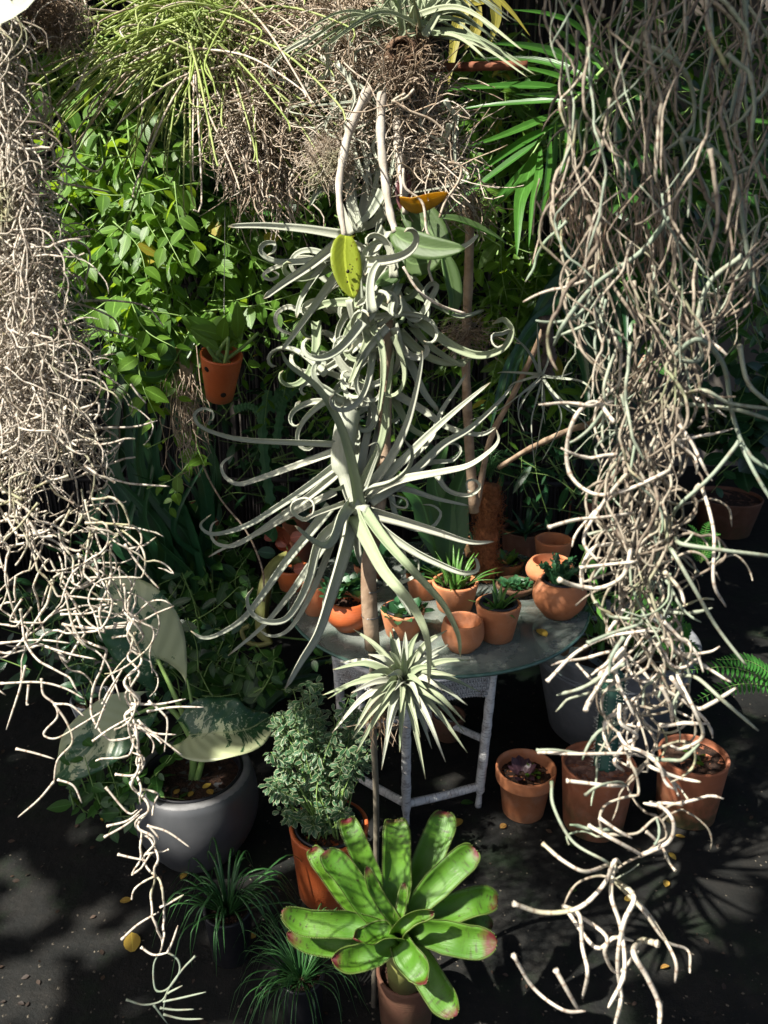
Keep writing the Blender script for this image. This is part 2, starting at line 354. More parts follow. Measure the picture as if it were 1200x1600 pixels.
# ---------------------------------------------------------------- setting: ground, wall
def ground():
    m, t, out = newmat('damp_concrete'); co = coord_(t)
    a = ramp_(t, noise_(t, co, 1.3, 7, .65), .3, .7); b = ramp_(t, noise_(t, co, 9, 7, .7), .45, .7)
    c = mix_(t, a, (.004, .005, .005), (.010, .010, .009)); c = mix_(t, math_(t, 'MULTIPLY', b, .4), c, (.028, .024, .02))
    mo = ramp_(t, noise_(t, co, 3.1, 6, .7), .52, .66); c = mix_(t, math_(t, 'MULTIPLY', mo, .6), c, (.010, .022, .008))
    gsp = ramp_(t, noise_(t, co, 120, 3), .66, .72); c = mix_(t, math_(t, 'MULTIPLY', gsp, .5), c, (.06, .052, .043))
    r = math_(t, 'ADD', math_(t, 'MULTIPLY', a, .3), .62)
    h = math_(t, 'ADD', noise_(t, co, 30, 8, .7), math_(t, 'MULTIPLY', noise_(t, co, 4, 3), 2.0))
    finish(t, out, c, r, bump_(t, h, .7, .008), spec=.22)
    mb = MB(); n = 40; xs = np.linspace(-30, 30, n); ys = np.linspace(-20, 60, n)
    V = np.stack(np.meshgrid(xs, ys, indexing='xy'), -1); V = np.concatenate([V, np.zeros((n, n, 1))], -1)
    mb.grid(V, V[:, :, :2] / 60); o = mb.build('ground', m); o['kind'] = 'structure'
ground()
mb = MB(); mb.box((-1.0, 5.75, 1.7), (14, .18, 3.4)); o = mb.build('plaster_wall', wallm, smooth=False)
o['label'] = 'dull brown plaster wall closing the yard behind the plants'; o['category'] = 'wall'

# grit and crumbs on the ground
mb = FastMB(); gv = np.array([(0, 0, .6), (1, 0, 0), (.2, .9, 0), (-.9, .3, 0), (-.4, -.9, 0)]); gf = [(0, 1, 2), (0, 2, 3), (0, 3, 4), (0, 4, 1)]
Ms = []
for i in range(1500):
    p = G(U(-100, 1300), U(1050, 1640) if rnd.random() < .7 else U(800, 1100)); s = U(.0015, .005)
    Ms.append(Matrix.Translation(p) @ Matrix.Rotation(U(0, 6), 4, 'Z') @ Matrix.Diagonal((s, s * U(.6, 1), s * U(.4, .8), 1)))
mb.inst(gv, gf, np.zeros((5, 2)), Ms)
o = mb.build('ground_grit', plainmat('grit', (.03, .026, .02), (.14, .12, .09), 30), smooth=False, kind='stuff'); o['label'] = 'small crumbs and grit scattered over the dark ground'; o['category'] = 'grit'

# ---------------------------------------------------------------- leaves
def blade(outline, n=6, droop=.15, fold=.25, wave=0.0, cols=3, seed=0):
    """unit leaf along +Y; outline(v)->half width; returns V,F,UV"""
    r = random.Random(seed); mb = MB(); V = np.zeros((n, cols, 3)); UVc = np.zeros((n, cols, 2))
    for i in range(n):
        v = i / (n - 1); w = outline(v)
        for j in range(cols):
            u = -1 + 2 * j / (cols - 1)
            V[i, j] = (u * w, v * (1 - .12 * droop), -droop * v * v + fold * abs(u) * w + wave * math.sin(v * 9 + (j > cols // 2) * 1.3) * abs(u) * .12 + (r.uniform(-.01, .01)))
            UVc[i, j] = (u * .5 + .5, v)
    mb.grid(V, UVc); return np.vstack(mb.v), mb.f, np.vstack(mb.uv)
ovate = lambda v: .30 * math.sin(math.pi * min(1, max(0.02, v)) ** .72) ** .85 + .004
narrow = lambda v: .11 * math.sin(math.pi * min(1, max(.02, v)) ** .8) ** .7 + .004
elliptic = lambda v: .19 * math.sin(math.pi * min(1, max(.02, v)) ** .9) ** .8 + .004
rounded = lambda v: .34 * math.sin(math.pi * min(1, max(.02, v)) ** .9) ** .6 + .004
strap = lambda v: .045 * (1 - v ** 3) * min(1, .4 + v * 4) + .002
LV = {}
def leafset(key, outline, k=4, n=6, **kw):
    LV[key] = [blade(outline, n=n, droop=.05 + .22 * i / k, fold=.10 + .25 * ((i * 37) % 5) / 5, seed=i, **kw) for i in range(k)]
leafset('ovate', ovate, wave=.15); leafset('narrow', narrow); leafset('elliptic', elliptic); leafset('rounded', rounded)
leafset('far', ovate, n=4); leafset('strap', strap, n=7)
leafset('tiny', lambda v: .27 * math.sin(math.pi * min(1, max(.02, v)) ** .8) ** .7 * (1 + .3 * math.sin(v * 20)) + .004, n=5)
MESHC = {}
def leafmesh(key, i, mat):
    k = (key, i, mat.name)
    if k not in MESHC:
        mb = MB(); V, F, UVv = LV[key][i]; mb.v = [V]; mb.f = list(F); mb.uv = [UVv]; MESHC[k] = mb.mesh(key + '_leaf', mat)
    return MESHC[k]
def leafM(pos, d, nrm, s, ws=1.0):
    d = Vector(d).normalized(); n = Vector(nrm); n = n - d * n.dot(d)
    if n.length < 1e-4: n = d.orthogonal()
    n.normalize(); x = d.cross(n)
    M = Matrix(((x.x * s * ws, d.x * s, n.x * s, pos[0]), (x.y * s * ws, d.y * s, n.y * s, pos[1]), (x.z * s * ws, d.z * s, n.z * s, pos[2]), (0, 0, 0, 1)))
    return M
def onscreen(p):
    q = Vector(p) - CAMP; z = q.dot(RF)
    if z < .1: return False, 99
    x = 600 + FPX * q.x / z; y = 800 - FPX * q.dot(RU) / z
    return (-20 < x < 1220 and -20 < y < 1620), z
def put_leaves(root, Ms, key, mat, maxparts=300, name='leaf'):
    """the leaves that show largest become parts, the rest one joined part"""
    o0 = off(root); sc = []
    for i, M in enumerate(Ms):
        ok, z = onscreen(M.to_translation()); s = M.to_scale()[1] / z if ok else 0
        sc.append((s, i))
    sc.sort(reverse=True); parts = [i for s, i in sc[:maxparts] if s > .010]; ps = set(parts)
    T = Matrix.Translation(-o0); k = len(LV[key])
    for i in parts:
        o = bpy.data.objects.new(name, leafmesh(key, i % k, mat)); COL.objects.link(o); o.parent = root; o.matrix_basis = T @ Ms[i]
    rest = [i for i in range(len(Ms)) if i not in ps]
    if rest:
        mb = FastMB()
        for j in range(k):
            V, F, UVv = LV[key][j]; mb.inst(V, F, UVv, [Ms[i] for i in rest if i % k == j])
        mb.build('foliage', mat, root, kind='stuff')
def sprig(mb, Ms, pts, leaf, spacing, r=.0018, droop=.5, spread=1.0, n=None, flat=None):
    """a thin stem through world points with alternate leaves"""
    P_ = catmull([tuple(p) for p in pts], max(6, len(pts) * 5)); L = np.concatenate([[0], np.cumsum(np.linalg.norm(np.diff(P_, axis=0), axis=1))])
    mb.tube(P_, np.linspace(r * 1.4, r * .5, len(P_)), 4); s = U(0, spacing); side = rnd.choice((-1, 1))
    while s < L[-1]:
        i = min(len(P_) - 2, int(np.searchsorted(L, s)) - 1 if s > 0 else 0); i = max(0, i)
        p = Vector(P_[i] + (P_[i + 1] - P_[i]) * ((s - L[i]) / max(1e-6, L[i + 1] - L[i]))); t = Vector(P_[i + 1] - P_[i]).normalized()
        nb = Vector((gs(.35), -.35 + gs(.45), 1.0)).normalized(); sd = t.cross(nb); sd = sd.normalized() if sd.length > .01 else Vector((1, 0, 0))
        d = (sd * side * spread + t * U(.2, .8) + Vector((0, 0, -droop * U(.3, 1.2)))).normalized()
        sc = leaf * U(.45, 1.3) * (1 - .35 * s / L[-1]); Ms.append(leafM(p + d * .004, d, nb, sc)); side = -side; s += spacing * U(.6, 1.5)
def bush(name, label, cat, base, tips, leaf, spacing, mat, key='ovate', stem=None, droop=.5, group=None, jit=.05, maxparts=300, lname='leaf', sag=0.0):
    root = thing(name, label, cat, base, group); mb = MB(); Ms = []
    for tp in tips:
        b = Vector(base) if not isinstance(tp, tuple) or len(tp) != 2 or not hasattr(tp[0], 'x') else tp[0]
        e = Vector(tp if hasattr(tp, 'x') else tp[1]); mid = (b + e) * .5 + Vector((gs(jit), gs(jit), gs(jit) + (b - e).length * (.12 - sag)))
        sprig(mb, Ms, [b, mid, e + Vector((gs(jit), gs(jit), gs(jit))) * .4], leaf, spacing, droop=droop)
    mb.build('stems', stem or MATS.get('olive_cactus_stem'), root, kind='stuff'); put_leaves(root, Ms, key, mat, maxparts, lname)
    return root

# ---------------------------------------------------------------- unseen shade tree above, its crown and gaps shaped to steer the sunlight
TARGETS = []      # (point, radius of the sunlit gap)
def lit(px, py, d, r): TARGETS.append((P(px, py, d), r))
for y in range(-100, 1000, 90): lit(45, y, 1.2, .20 if y < 450 else .14); lit(150, min(y + 90, 900), 1.2, .09)
for y in range(950, 1560, 90): lit(230, y, 1.15, .045)
for y in range(-100, 700, 70): lit(545, y, 1.36, .11)
for p in ((420, 650), (380, 700), (450, 740), (520, 720), (400, 800), (460, 850), (520, 900), (430, 950), (360, 950), (560, 800)): lit(*p, 1.34, .09)
for p in ((700, 600), (780, 600), (740, 700)): lit(*p, 1.34, .03)
for y in range(330, 640, 80): lit(460, y, 1.33, .10)
for y in (180, 270, 540): lit(690, y, 1.36, .08)
lit(640, 1060, 1.42, .10); lit(590, 1040, 1.4, .06); lit(320, 80, 1.5, .22); lit(240, 100, 1.5, .2); lit(420, 150, 1.45, .2)
for p in ((130, 250), (200, 420), (260, 480), (330, 520), (180, 300), (110, 180), (240, 350), (150, 380), (290, 430), (210, 520), (340, 480)): lit(*p, 2.3, .11)
for p in ((1000, 700), (1010, 850), (1000, 950), (970, 600), (1000, 1100), (980, 1250), (960, 1350), (960, 1500), (1010, 1560), (900, 650), (930, 350), (1050, 430)): lit(*p, .92, .045)
lit(760, 1470, 1.55, .035); lit(730, 1385, 1.55, .02); lit(715, 1560, 1.5, .02); lit(545, 420, 1.28, .07); lit(660, 1520, 1.5, .02)
lit(880, 930, 2.45, .05); lit(780, 960, 2.4, .04); lit(700, 910, 2.5, .04)
lit(480, 1120, 1.95, .03); lit(380, 1120, 1.9, .05); lit(845, 580, 1.6, .09)
lit(760, 60, 1.7, .12); lit(830, 130, 2.0, .13); lit(820, 330, 2.0, .08)
for p in ((500, 380), (760, 330)): lit(*p, 2.9, .07)
lit(350, 1140, 1.95, .06); lit(110, 1190, 1.9, .035); lit(545, 945, 2.4, .04); lit(620, 970, 2.35, .035)
for p in ((20, 1560, .05), (60, 1510, .02), (52, 1425, .012), (40, 1390, .012), (145, 1460, .009)): TARGETS.append((G(p[0], p[1]), p[2]))
SHADES = [(G(200, 1400), .25, 60), (G(1000, 1400), .35, 90), (G(720, 1350), .25, 60), (P(700, 720, 1.36), .07, 16), (P(960, 200, .95), .16, 50)]
TP = np.array([tuple(p) for p, r in TARGETS]); TR = np.array([r for p, r in TARGETS]); SV = np.array(tuple(SUN))
def shade_tree():
    root = thing('shade_tree', 'unseen leafy tree above the yard, its crown shaped to shade the pots', 'tree', (-5.2, 3.6, 0))
    mb = MB(); tr = [(-5.2, 3.6, 0), (-5.1, 3.5, 1.5), (-4.9, 3.3, 3.0), (-4.5, 3.2, 4.6)]; p = catmull(tr, 16); mb.tube(p, np.linspace(.22, .12, 16), 12)
    mb.build('trunk', barkm, root)
    lb = MB()
    for i in range(14):
        a = U(-1.4, 1.4); e = Vector((-4.6 + U(3, 9) * math.cos(a * .6), 3.2 + U(1, 4.5) * math.sin(a), U(3.9, 4.7)))
        if e.z > 0:
            pts = catmull([(-4.9, 3.3, 3.0), tuple(Vector((-4.7, 3.2, 4.0)).lerp(e, .4) + Vector((0, 0, .3))), tuple(e)], 14)
            d = np.linalg.norm(np.cross(pts[:, None, :] - TP[None], SV[None, None]), axis=2)
            if (d < TR[None] + .02).any(): continue
            lb.tube(pts, np.linspace(.09, .02, 14), 7)
    if lb.v: lb.build('limb', barkm, root)
    V, F, UVv = LV['far'][1]; Ms = [[], [], [], []]; n = 0
    fb = FastMB()
    for i in range(30000):
        y = U(-1.1, 8.0); x = U(-7.5, 3.5); z = U(3.5, 4.6)
        q = np.array((x, y, z))
        d = np.linalg.norm(np.cross(q[None] - TP, SV[None]), axis=1)
        ahead = (q[None] - TP) @ SV > 0
        s = U(.13, .22)
        if ((d < TR + s * .42) & ahead).any(): continue
        dr = Vector((gs(1), gs(1), gs(.3) - .2)).normalized(); Ms[i % 4].append(leafM(Vector(q) - dr * s * .5, dr, (gs(.35), gs(.35), 1), s))
    for p, r, k in SHADES:                                    # thicker foliage where the photograph is in full shade
        for i in range(k):
            t_ = (U(3.6, 4.5) - p.z) / SUN.z; q = p + SUN * t_ + Vector((gs(r * .6), gs(r * .6), 0))
            if (np.linalg.norm(np.cross(np.array(tuple(q))[None] - TP, SV[None]), axis=1) < TR + .06).any(): continue
            Ms[i % 4].append(leafM(q, (gs(1), gs(1), gs(.2)), (gs(.3), gs(.3), 1), U(.10, .16)))
    for j in range(4):
        V, F, UVv = LV['far'][j]; fb.inst(V, F, UVv, Ms[j])
    fb.build('crown', canopy_m, root, kind='stuff')
shade_tree()
fb = FastMB(); Ms = [[], [], [], []]
for i in range(330):
    p = G(U(-60, 1260), U(1120, 1640) if rnd.random() < .6 else U(820, 1120)); Ms[i % 4].append(leafM(p + Vector((0, 0, .004)), (gs(1), gs(1), gs(.12)), (gs(.25), gs(.25), 1), U(.006, .022)))
for j in range(4): fb.inst(*LV['far'][j], Ms[j])
o = fb.build('leaf_litter', leafmat('litter_leaf', (.015, .009, .006), (.06, .035, .02), tf=.05, rough=.7, rib=0), kind='stuff'); o['label'] = 'tiny bits of brown leaf litter on the dark ground'; o['category'] = 'leaf litter'

# ---------------------------------------------------------------- reed fence
FY = 3.75
def reed_fence():
    root = thing('reed_fence', 'dark reed fence behind the vines at left', 'fence', (-1.2, FY, 0))
    x = -3.2; mb = MB(); big = []
    while x < 1.0:
        r = U(.004, .008); lean = gs(.025); h = U(2.5, 2.8)
        pts = catmull([(x, FY + U(-.03, .03), 0), (x + lean * .6 + gs(.01), FY + U(-.03, .03), h * .5), (x + lean, FY + U(-.03, .03), h)], 6)
        big.append((pts, r)); x += r * 1.15
    for pts, r in big: mb.tube(pts, r, 5)
    mb.build('reeds', reedm, root, kind='stuff')
    for z in (.5, 1.4, 2.3):
        b = MB(); b.tube(catmull([(-3.2, FY - .04, z), (-1, FY - .045, z + .02), (1.0, FY - .04, z - .01)], 8), .013, 8); b.build('rail', reedm, root)
reed_fence()

# ---------------------------------------------------------------- pots
def solve_pot(px, base_cy, rim_cy, z0):
    c = G(px, base_cy, z0); Y = c.y; top = atY(px, rim_cy, Y); return c, top.z - z0, Vector(c - CAMP).dot(RF)
def potprofile(kind, rt, rb, h, th, soil):
    t = th
    if kind == 'cone': o = [(rb * .96, 0), (rb, .003), (rt * .985, h - .012), (rt, h - .006), (rt, h - .002), (rt - t * .3, h), (rt - t * .8, h), (rt - t, h - .004)]
    elif kind == 'collar':
        c = h * .26; o = [(rb * .96, 0), (rb, .003), (rt * .86, h - c - .003), (rt * .97, h - c), (rt * .985, h - c + .003), (rt, h - .006), (rt * .995, h - .001), (rt - t * .4, h), (rt - t, h - .004)]
    elif kind in ('round', 'bowl'):
        rm = max(rt, rb) * (1.22 if kind == 'round' else 1.09); o = [(rb * .7, 0), (rb * .93, .002), (rb * 1.04, .010)]
        for i in range(1, 12):
            v = i / 12; base = rb + (rt - rb) * v; bulge = (rm - (rb + rt) / 2) * math.sin(math.pi * min(1, v ** .92)) ** .9
            o.append((base + bulge, .010 + (h - .014) * v))
        o += [(rt, h - .003), (rt - t * .3, h), (rt - t * .8, h), (rt - t, h - .004)]
    elif kind == 'cup':
        rm = rt * 1.08; o = [(rb * .8, 0), (rb * .95, .002), (rb, .008), (rb + (rm - rb) * .6, h * .22), (rm * .98, h * .42), (rm, h * .58), (rt * 1.05, h * .78), (rt, h - .004), (rt - t * .3, h), (rt - t * .8, h), (rt - t, h - .004)]
    else: o = [(rb * .9, 0), (rb, .006), (rt * 1.0, h * .7), (rt, h), (rt - t, h), (rt - t, h - .004)]
    inner = [(o[-1][0] - .001, soil + (h - soil) * .5), (max(.01, min(o[-1][0] - .002, rb + (rt - rb) * (soil / h) - t)), soil)]
    return o + inner
def pot(name, label, px, base_cy, rim_cy, rim_hw, base_hw, z0, mat, kind='cone', soil_d=.02, soilmat=soil, group=None, liner=False, th=.009, cat='pot', tilt=0):
    c, h, d = solve_pot(px, base_cy, rim_cy, z0); rt = rim_hw * d / FPX; rb = base_hw * d / FPX
    root = thing(name, label, cat, (c.x, c.y, z0 + .001), group); mb = MB()
    sl_ = max(.012, h - soil_d); mb.lathe((c.x, c.y, z0 + .001), potprofile(kind, rt, rb, h, th, sl_ if soilmat else .012), 44)
    PO = mb.build('pot', mat, root)
    rs = rt - th
    if liner:
        lb = MB(); rl = rt - th - .002; lb.lathe((c.x, c.y, z0), [(rl + .001, h - .012), (rl + .001, h - .001), (rl, h + .005), (rl - .004, h + .006), (rl - .008, h + .002), (rl - .009, h - soil_d)], 40, 0, False, False)
        lb.build('liner', blackp, PO); rs = rl - .008
    if soilmat:
        sb = MB(); k = 14; rr = np.linspace(0.0005, rs + .001, 9); a = np.linspace(0, 2 * math.pi, 28, endpoint=False)
        V = np.zeros((9, 28, 3))
        for i in range(9):
            for j in range(28): V[i, j] = (c.x + rr[i] * math.cos(a[j]), c.y + rr[i] * math.sin(a[j]), z0 + sl_ + .002 + (rnd.uniform(-.003, .004) if 0 < i < 8 else 0))
        sb.grid(V, np.zeros((9, 28, 2)), True); SO = sb.build('soil', soilmat, root)
        if soilmat is soil or soilmat is gravelm:
            cb = FastMB(); Mc = []
            for i in range(int(60 + 200 * (rt > .07))):
                r_ = rs * math.sqrt(rnd.random()) * .95; a_ = U(0, 6.28); s = U(.002, .006) * (1.2 if soilmat is gravelm else 1)
                Mc.append(Matrix.Translation((c.x + r_ * math.cos(a_), c.y + r_ * math.sin(a_), z0 + sl_ + .003)) @ Matrix.Rotation(U(0, 6), 4, 'Z') @ Matrix.Diagonal((s, s * U(.5, 1), s, 1)))
            cb.inst(gv, gf, np.zeros((5, 2)), Mc); cb.build('crumbs', soilmat, SO, kind='stuff', smooth=soilmat is gravelm)
    return root, Vector((c.x, c.y, z0 + sl_)), rt, h
def rosette(root, c, n, L, w, mat, key='narrow', up=.9, name='leaf', spread=.02, ws=1.0):
    Ms = []
    for i in range(n):
        a = i * 2.399 + gs(.2); e = up * (1 - .75 * i / n) + gs(.08)
        d = Vector((math.cos(a) * math.cos(e), math.sin(a) * math.cos(e), math.sin(e)))
        Ms.append(leafM(Vector(c) + Vector((math.cos(a), math.sin(a), 0)) * spread * U(.3, 1), d, (-d.x * .5, -d.y * .5, 1), L * U(.7, 1.1), w * ws))
    put_leaves(root, Ms, key, mat, 60, name)
def fleshy(root, c, n, L, w, mat, up=1.2, lo=.3, name='leaf', spread=.012, curve=.25, arch=0.0):
    """thick pointed leaves (aloes)"""
    for i in range(n):
        a = i * 2.399 + gs(.25); e = up + (lo - up) * (i / max(1, n - 1)) + gs(.1); l = L * U(.7, 1.1)
        o = Vector((math.cos(a), math.sin(a), 0)); b = Vector(c) + o * spread * U(.3, 1)
        m_ = b + (o * math.cos(e) + Vector((0, 0, math.sin(e)))) * l * .5; t_ = m_ + (o * math.cos(e - curve) + Vector((0, 0, math.sin(e - curve)))) * l * .5
        mb = MB(); P_ = catmull([tuple(b), tuple(m_), tuple(t_)], 9); v = np.linspace(0, 1, 9)
        mb.prof(P_, w * (1 - v ** 1.6) + .0006, [(-1, .25), (-.6, -.25), (0, -.42), (.6, -.25), (1, .25), (0, .05)], tuple(-o * .3 + Vector((0, 0, 1))))
        mb.build(name, mat, root)
# ---------------------------------------------------------------- wicker table
TZ = .55
def wicker_table():
    gc = G(683, 932, TZ); gr = 230 * Vector(gc - CAMP).dot(RF) / FPX
    root = thing('wicker_table', 'white wicker table with round dusty glass top', 'table', (gc.x, gc.y, 0))
    mb = MB(); mb.lathe((gc.x, gc.y, TZ - .012), [(gr - .003, 0), (gr, .002), (gr, .010), (gr - .003, .012)], 72); mb.build('glass_top', glassm, root)
    mb = MB(); a = np.linspace(0, 2 * math.pi, 73); ring = np.stack([gc.x + gr * np.cos(a), gc.y + gr * np.sin(a), np.full(73, TZ - .006)], -1)
    mb.tube(ring, .0058, 6, (0, 0, 1), cap=False); mb.build('glass_edge', glassedge, root)
    F_ = G(635, 1256, .075); R_ = G(765, 1232, .075); L_ = G(528, 1200, .075)
    ctr = R_ + L_ - F_; ctr.z = 0; rad = (F_ - ctr); rad.z = 0
    base = [ctr + Matrix.Rotation(math.radians(60 * k), 3, 'Z') @ rad for k in range(6)]
    top = [ctr + (p - ctr) * 1.13 for p in base]
    HA = .115
    for k in range(6):
        b, t_ = base[k], top[k]; mb = MB(); z = np.linspace(.0, TZ - .03, 34)
        p = np.array([tuple(b.lerp(t_, q / TZ) + Vector((0, 0, q))) for q in z]); r = np.where(z < .05, .010, .0138) + np.array([gs(.0006) for _ in z])
        mb.tube(p, r, 12, (1, 0, 0)); mb.build('leg', wick, root)
        b2 = base[(k + 1) % 6]; t2 = top[(k + 1) % 6]
        mb = MB(); mb.tube(catmull([tuple(b + Vector((0, 0, .075))), tuple((b + b2) * .5 + Vector((0, 0, .072))), tuple(b2 + Vector((0, 0, .075)))], 20), .0125, 10); mb.build('rung', wick, root)
        # woven apron: rows of strands passing over and under upright canes
        mb = MB(); n = 30; d = (t2 - t_); nrm = Vector((d.y, -d.x, 0)).normalized()
        for r_ in range(13):
            z = TZ - .025 - r_ * .0085; dip = 0
            pts = []
            for i in range(n * 2 + 1):
                q = i / (n * 2); zz = z - .022 * (abs(q - .5) * 2) ** 3 * (r_ / 12)
                off_ = .0045 * math.cos(math.pi * (i + (r_ % 2) * 1.0))
                bb = (t_ + d * q) * 1.0; cc = ctr + (bb - ctr) * (1.03 - .05 * (r_ / 12)); pts.append(tuple(cc + nrm * off_ + Vector((0, 0, zz))))
            mb.tube(pts, .0042, 4, tuple(nrm), squash=.6)
        for i in range(n + 1):
            q = i / n; bb = t_ + d * q; c1 = ctr + (bb - ctr) * 1.03; c2 = ctr + (bb - ctr) * .98; dz = .022 * (abs(q - .5) * 2) ** 3
            mb.tube([tuple(c1 + Vector((0, 0, TZ - .018))), tuple(c2 + Vector((0, 0, TZ - .13 - dz)))], .0028, 4)
        mb.build('woven_apron', wick, root, kind='stuff')
        mb = MB(); c1 = ctr + (t_ - ctr) * 1.03; c2 = ctr + (t2 - ctr) * 1.03
        mb.tube([tuple(c1 + Vector((0, 0, TZ - .018))), tuple(c2 + Vector((0, 0, TZ - .018)))], .006, 8); mb.build('top_rim', wick, root)
    # lacy inner support that reaches under the glass
    mb = MB(); mb.lathe((ctr.x, ctr.y, TZ - .020), [(.01, 0), (.30, 0), (.30, .004), (.01, .004)], 48); mb.build('shelf', wick, root)
wicker_table()
GT = TZ

# pots on the glass
pot('terracotta_pot', 'small empty round terracotta pot at the front of the glass top', 722, 1013, 969, 31, 22, GT, terra, 'cup', soilmat=None, th=.008)
r, c, rt, h = pot('potted_aloe', 'terracotta pot with black liner and one small aloe, by the empty cup', 776, 996, 942, 35, 25, GT, terra, 'cone', liner=True, cat='potted plant')
fleshy(r, c, 11, .085, .0085, aloe_m, 1.35, .25, curve=.2)
r, c, rt, h = pot('potted_cactus', 'round bellied terracotta pot with dark crested cactus at the right', 872, 960, 906, 34, 26, GT, terra, 'round', liner=True, cat='potted plant')
def crested(root, c, stems, w, mat, h=.09, spread=.04):
    for i in range(stems):
        a = i * 2.4 + gs(.2); o = Vector((math.cos(a), math.sin(a), 0)); b = Vector(c) + o * U(0, spread * .5); t_ = b + o * U(.2, 1) * spread * 1.4 + Vector((0, 0, h * U(.6, 1.2)))
        mb = MB(); P_ = catmull([tuple(b), tuple((b + t_) * .5 + Vector((gs(.008), gs(.008), .012))), tuple(t_)], 16)
        v = np.linspace(0, 1, 16); ww = w * (1 + .35 * np.sin(v * 40)) * np.minimum(1, (1 - v) * 4 + .35)
        pr = []; 
        for j in range(12): an = j / 12 * 6.283; rr = 1 if j % 3 == 0 else .45; pr.append((rr * math.cos(an), rr * math.sin(an)))
        mb.prof(P_, ww, pr, (gs(1), gs(1), .1)); mb.build('stem', mat, root)
        mb = FastMB(); Ms = []
        for q in range(22):
            k = rnd.randrange(2, 16); p = Vector(P_[k]) + Vector((gs(1), gs(1), gs(.6))).normalized() * w * 1.1
            Ms.append(leafM(p, (gs(1), gs(1), gs(.6) + .3), (0, 0, 1), .014 * U(.5, 1)))
        V, F, UVv = LV['tiny'][0]; mb.inst(V, F, UVv, Ms); mb.build('crest', mat, root, kind='stuff')
crested(r, c, 12, .011, succ_m, .085, .05)
r, c, rt, h = pot('potted_aloe', 'wide terracotta pot full of bright green spiky aloe in front of the fibrous post', 710, 950, 908, 36, 27, GT, terra, 'cone', cat='potted plant')
fleshy(r, c, 30, .12, .006, aloe_m, 1.45, .55, spread=.045, curve=.35)
r, c, rt, h = pot('potted_succulent', 'terracotta pot of dark succulent just right of the wooden stake', 629, 990, 951, 34, 26, GT, terra, 'cone', liner=True, cat='potted plant')
for k in range(4): rosette(r, c + Vector((gs(.02), gs(.015), .008)), 16, .045, 1.0, succ_m, 'rounded', 1.2)
r, c, rt, h = pot('potted_succulent', 'glossy orange-red pot with dark green succulent left of the stake', 545, 981, 937, 30, 22, GT, terra_red, 'round', cat='potted plant')
for k in range(6): rosette(r, c + Vector((gs(.022), gs(.02), .01 + U(0, .05))), 14, .045, 1.0, succ_m, 'rounded', 1.3)
r, c, rt, h = pot('terracotta_pot', 'narrow terracotta pot with a round pale stone on top', 494, 957, 912, 21, 17, GT, terra, 'cone', cat='pot')
mb = MB(); mb.lathe((c.x, c.y, c.z - .004), [(.008, 0), (.022, .006), (.027, .018), (.024, .030), (.014, .038), (.003, .040)], 20, .04); mb.build('stone', stonem, r)
r, c, rt, h = pot('potted_cactus', 'orange pot with drooping flat cactus stem and red leaves at the left table end', 458, 918, 886, 27, 21, GT, terra_red, 'cone', cat='potted plant')
Dp = (c - CAMP).dot(RF)
def pxpath(pts, d0, d1=None, n=24):
    d1 = d0 if d1 is None else d1; Q = catmull(pts, n); k = len(Q)
    return np.array([tuple(P(Q[i][0], Q[i][1], d0 + (d1 - d0) * i / (k - 1))) for i in range(k)])
mb = MB(); q = pxpath([(470, 880), (450, 872), (425, 890), (412, 930), (410, 985), (425, 1005)], Dp, Dp - .10); v = np.linspace(0, 1, len(q))
mb.prof(q, .024 * np.minimum(1, (1 - v) * 6 + .25) * np.minimum(1, v * 5 + .4), [(1, 0), (.3, .18), (0, .9), (-.3, .18), (-1, 0), (-.3, -.18), (0, -.5), (.3, -.18)], (0, -1, .4)); mb.build('cactus_stem', olive_m, r)
mb = MB(); q = pxpath([(425, 1003), (405, 1008), (385, 1002), (378, 985), (390, 978)], Dp - .10); mb.tube(q, .008, 8); mb.build('stem_tip', olive_m, r)
Ms = [leafM(P(445 + gs(14), 850 + gs(16), Dp - .01 + gs(.03)), (gs(1), gs(.5), .5), (gs(.4), -1, .6), .055) for i in range(11)]; put_leaves(r, Ms, 'rounded', red_m, 20)
Ms = [leafM(P(418, 845, Dp), (.2, -.2, .4), (0, -1, .5), .075), leafM(P(430, 865, Dp), (-.8, -.2, .2), (0, -1, .5), .06)]; put_leaves(r, Ms, 'rounded', dark_m, 20)
mb = MB(); q = pxpath([(458, 885), (452, 865), (440, 835)], Dp); mb.tube(q, .003, 5); mb.build('stalk', olive_m, r)
pot('terracotta_pot', 'empty terracotta cup, uppermost of the stacked pots at the back right of the table', 862, 884, 842, 29, 22, GT, terra, 'cone', soilmat=None)
r, c, rt, h = pot('terracotta_pot', 'wide terracotta pot below the empty cup behind the crested cactus', 858, 912, 876, 31, 24, GT, terra, 'round', soilmat=None)
r, c, rt, h = pot('potted_succulent', 'low terracotta pot with a bright green rosette behind the dark bowl', 792, 895, 877, 25, 20, GT, terra_old, 'cone', liner=True, cat='potted plant')
rosette(r, c + Vector((0, 0, .01)), 18, .055, 1.0, aloe_m, 'elliptic', 1.2)
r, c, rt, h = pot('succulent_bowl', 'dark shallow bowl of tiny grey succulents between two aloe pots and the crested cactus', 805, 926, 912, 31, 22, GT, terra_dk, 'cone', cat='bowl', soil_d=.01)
for k in range(7): rosette(r, c + Vector((gs(.02), gs(.02), .006)), 12, .026, 1.0, succ_m, 'rounded', 1.1)
r, c, rt, h = pot('potted_succulent', 'half hidden terracotta pot with dark leaves behind the stake', 662, 930, 897, 28, 22, GT, terra, 'cone', cat='potted plant')
for k in range(4): rosette(r, c + Vector((gs(.02), gs(.02), .02)), 12, .05, 1.0, succ_m, 'rounded', 1.3)
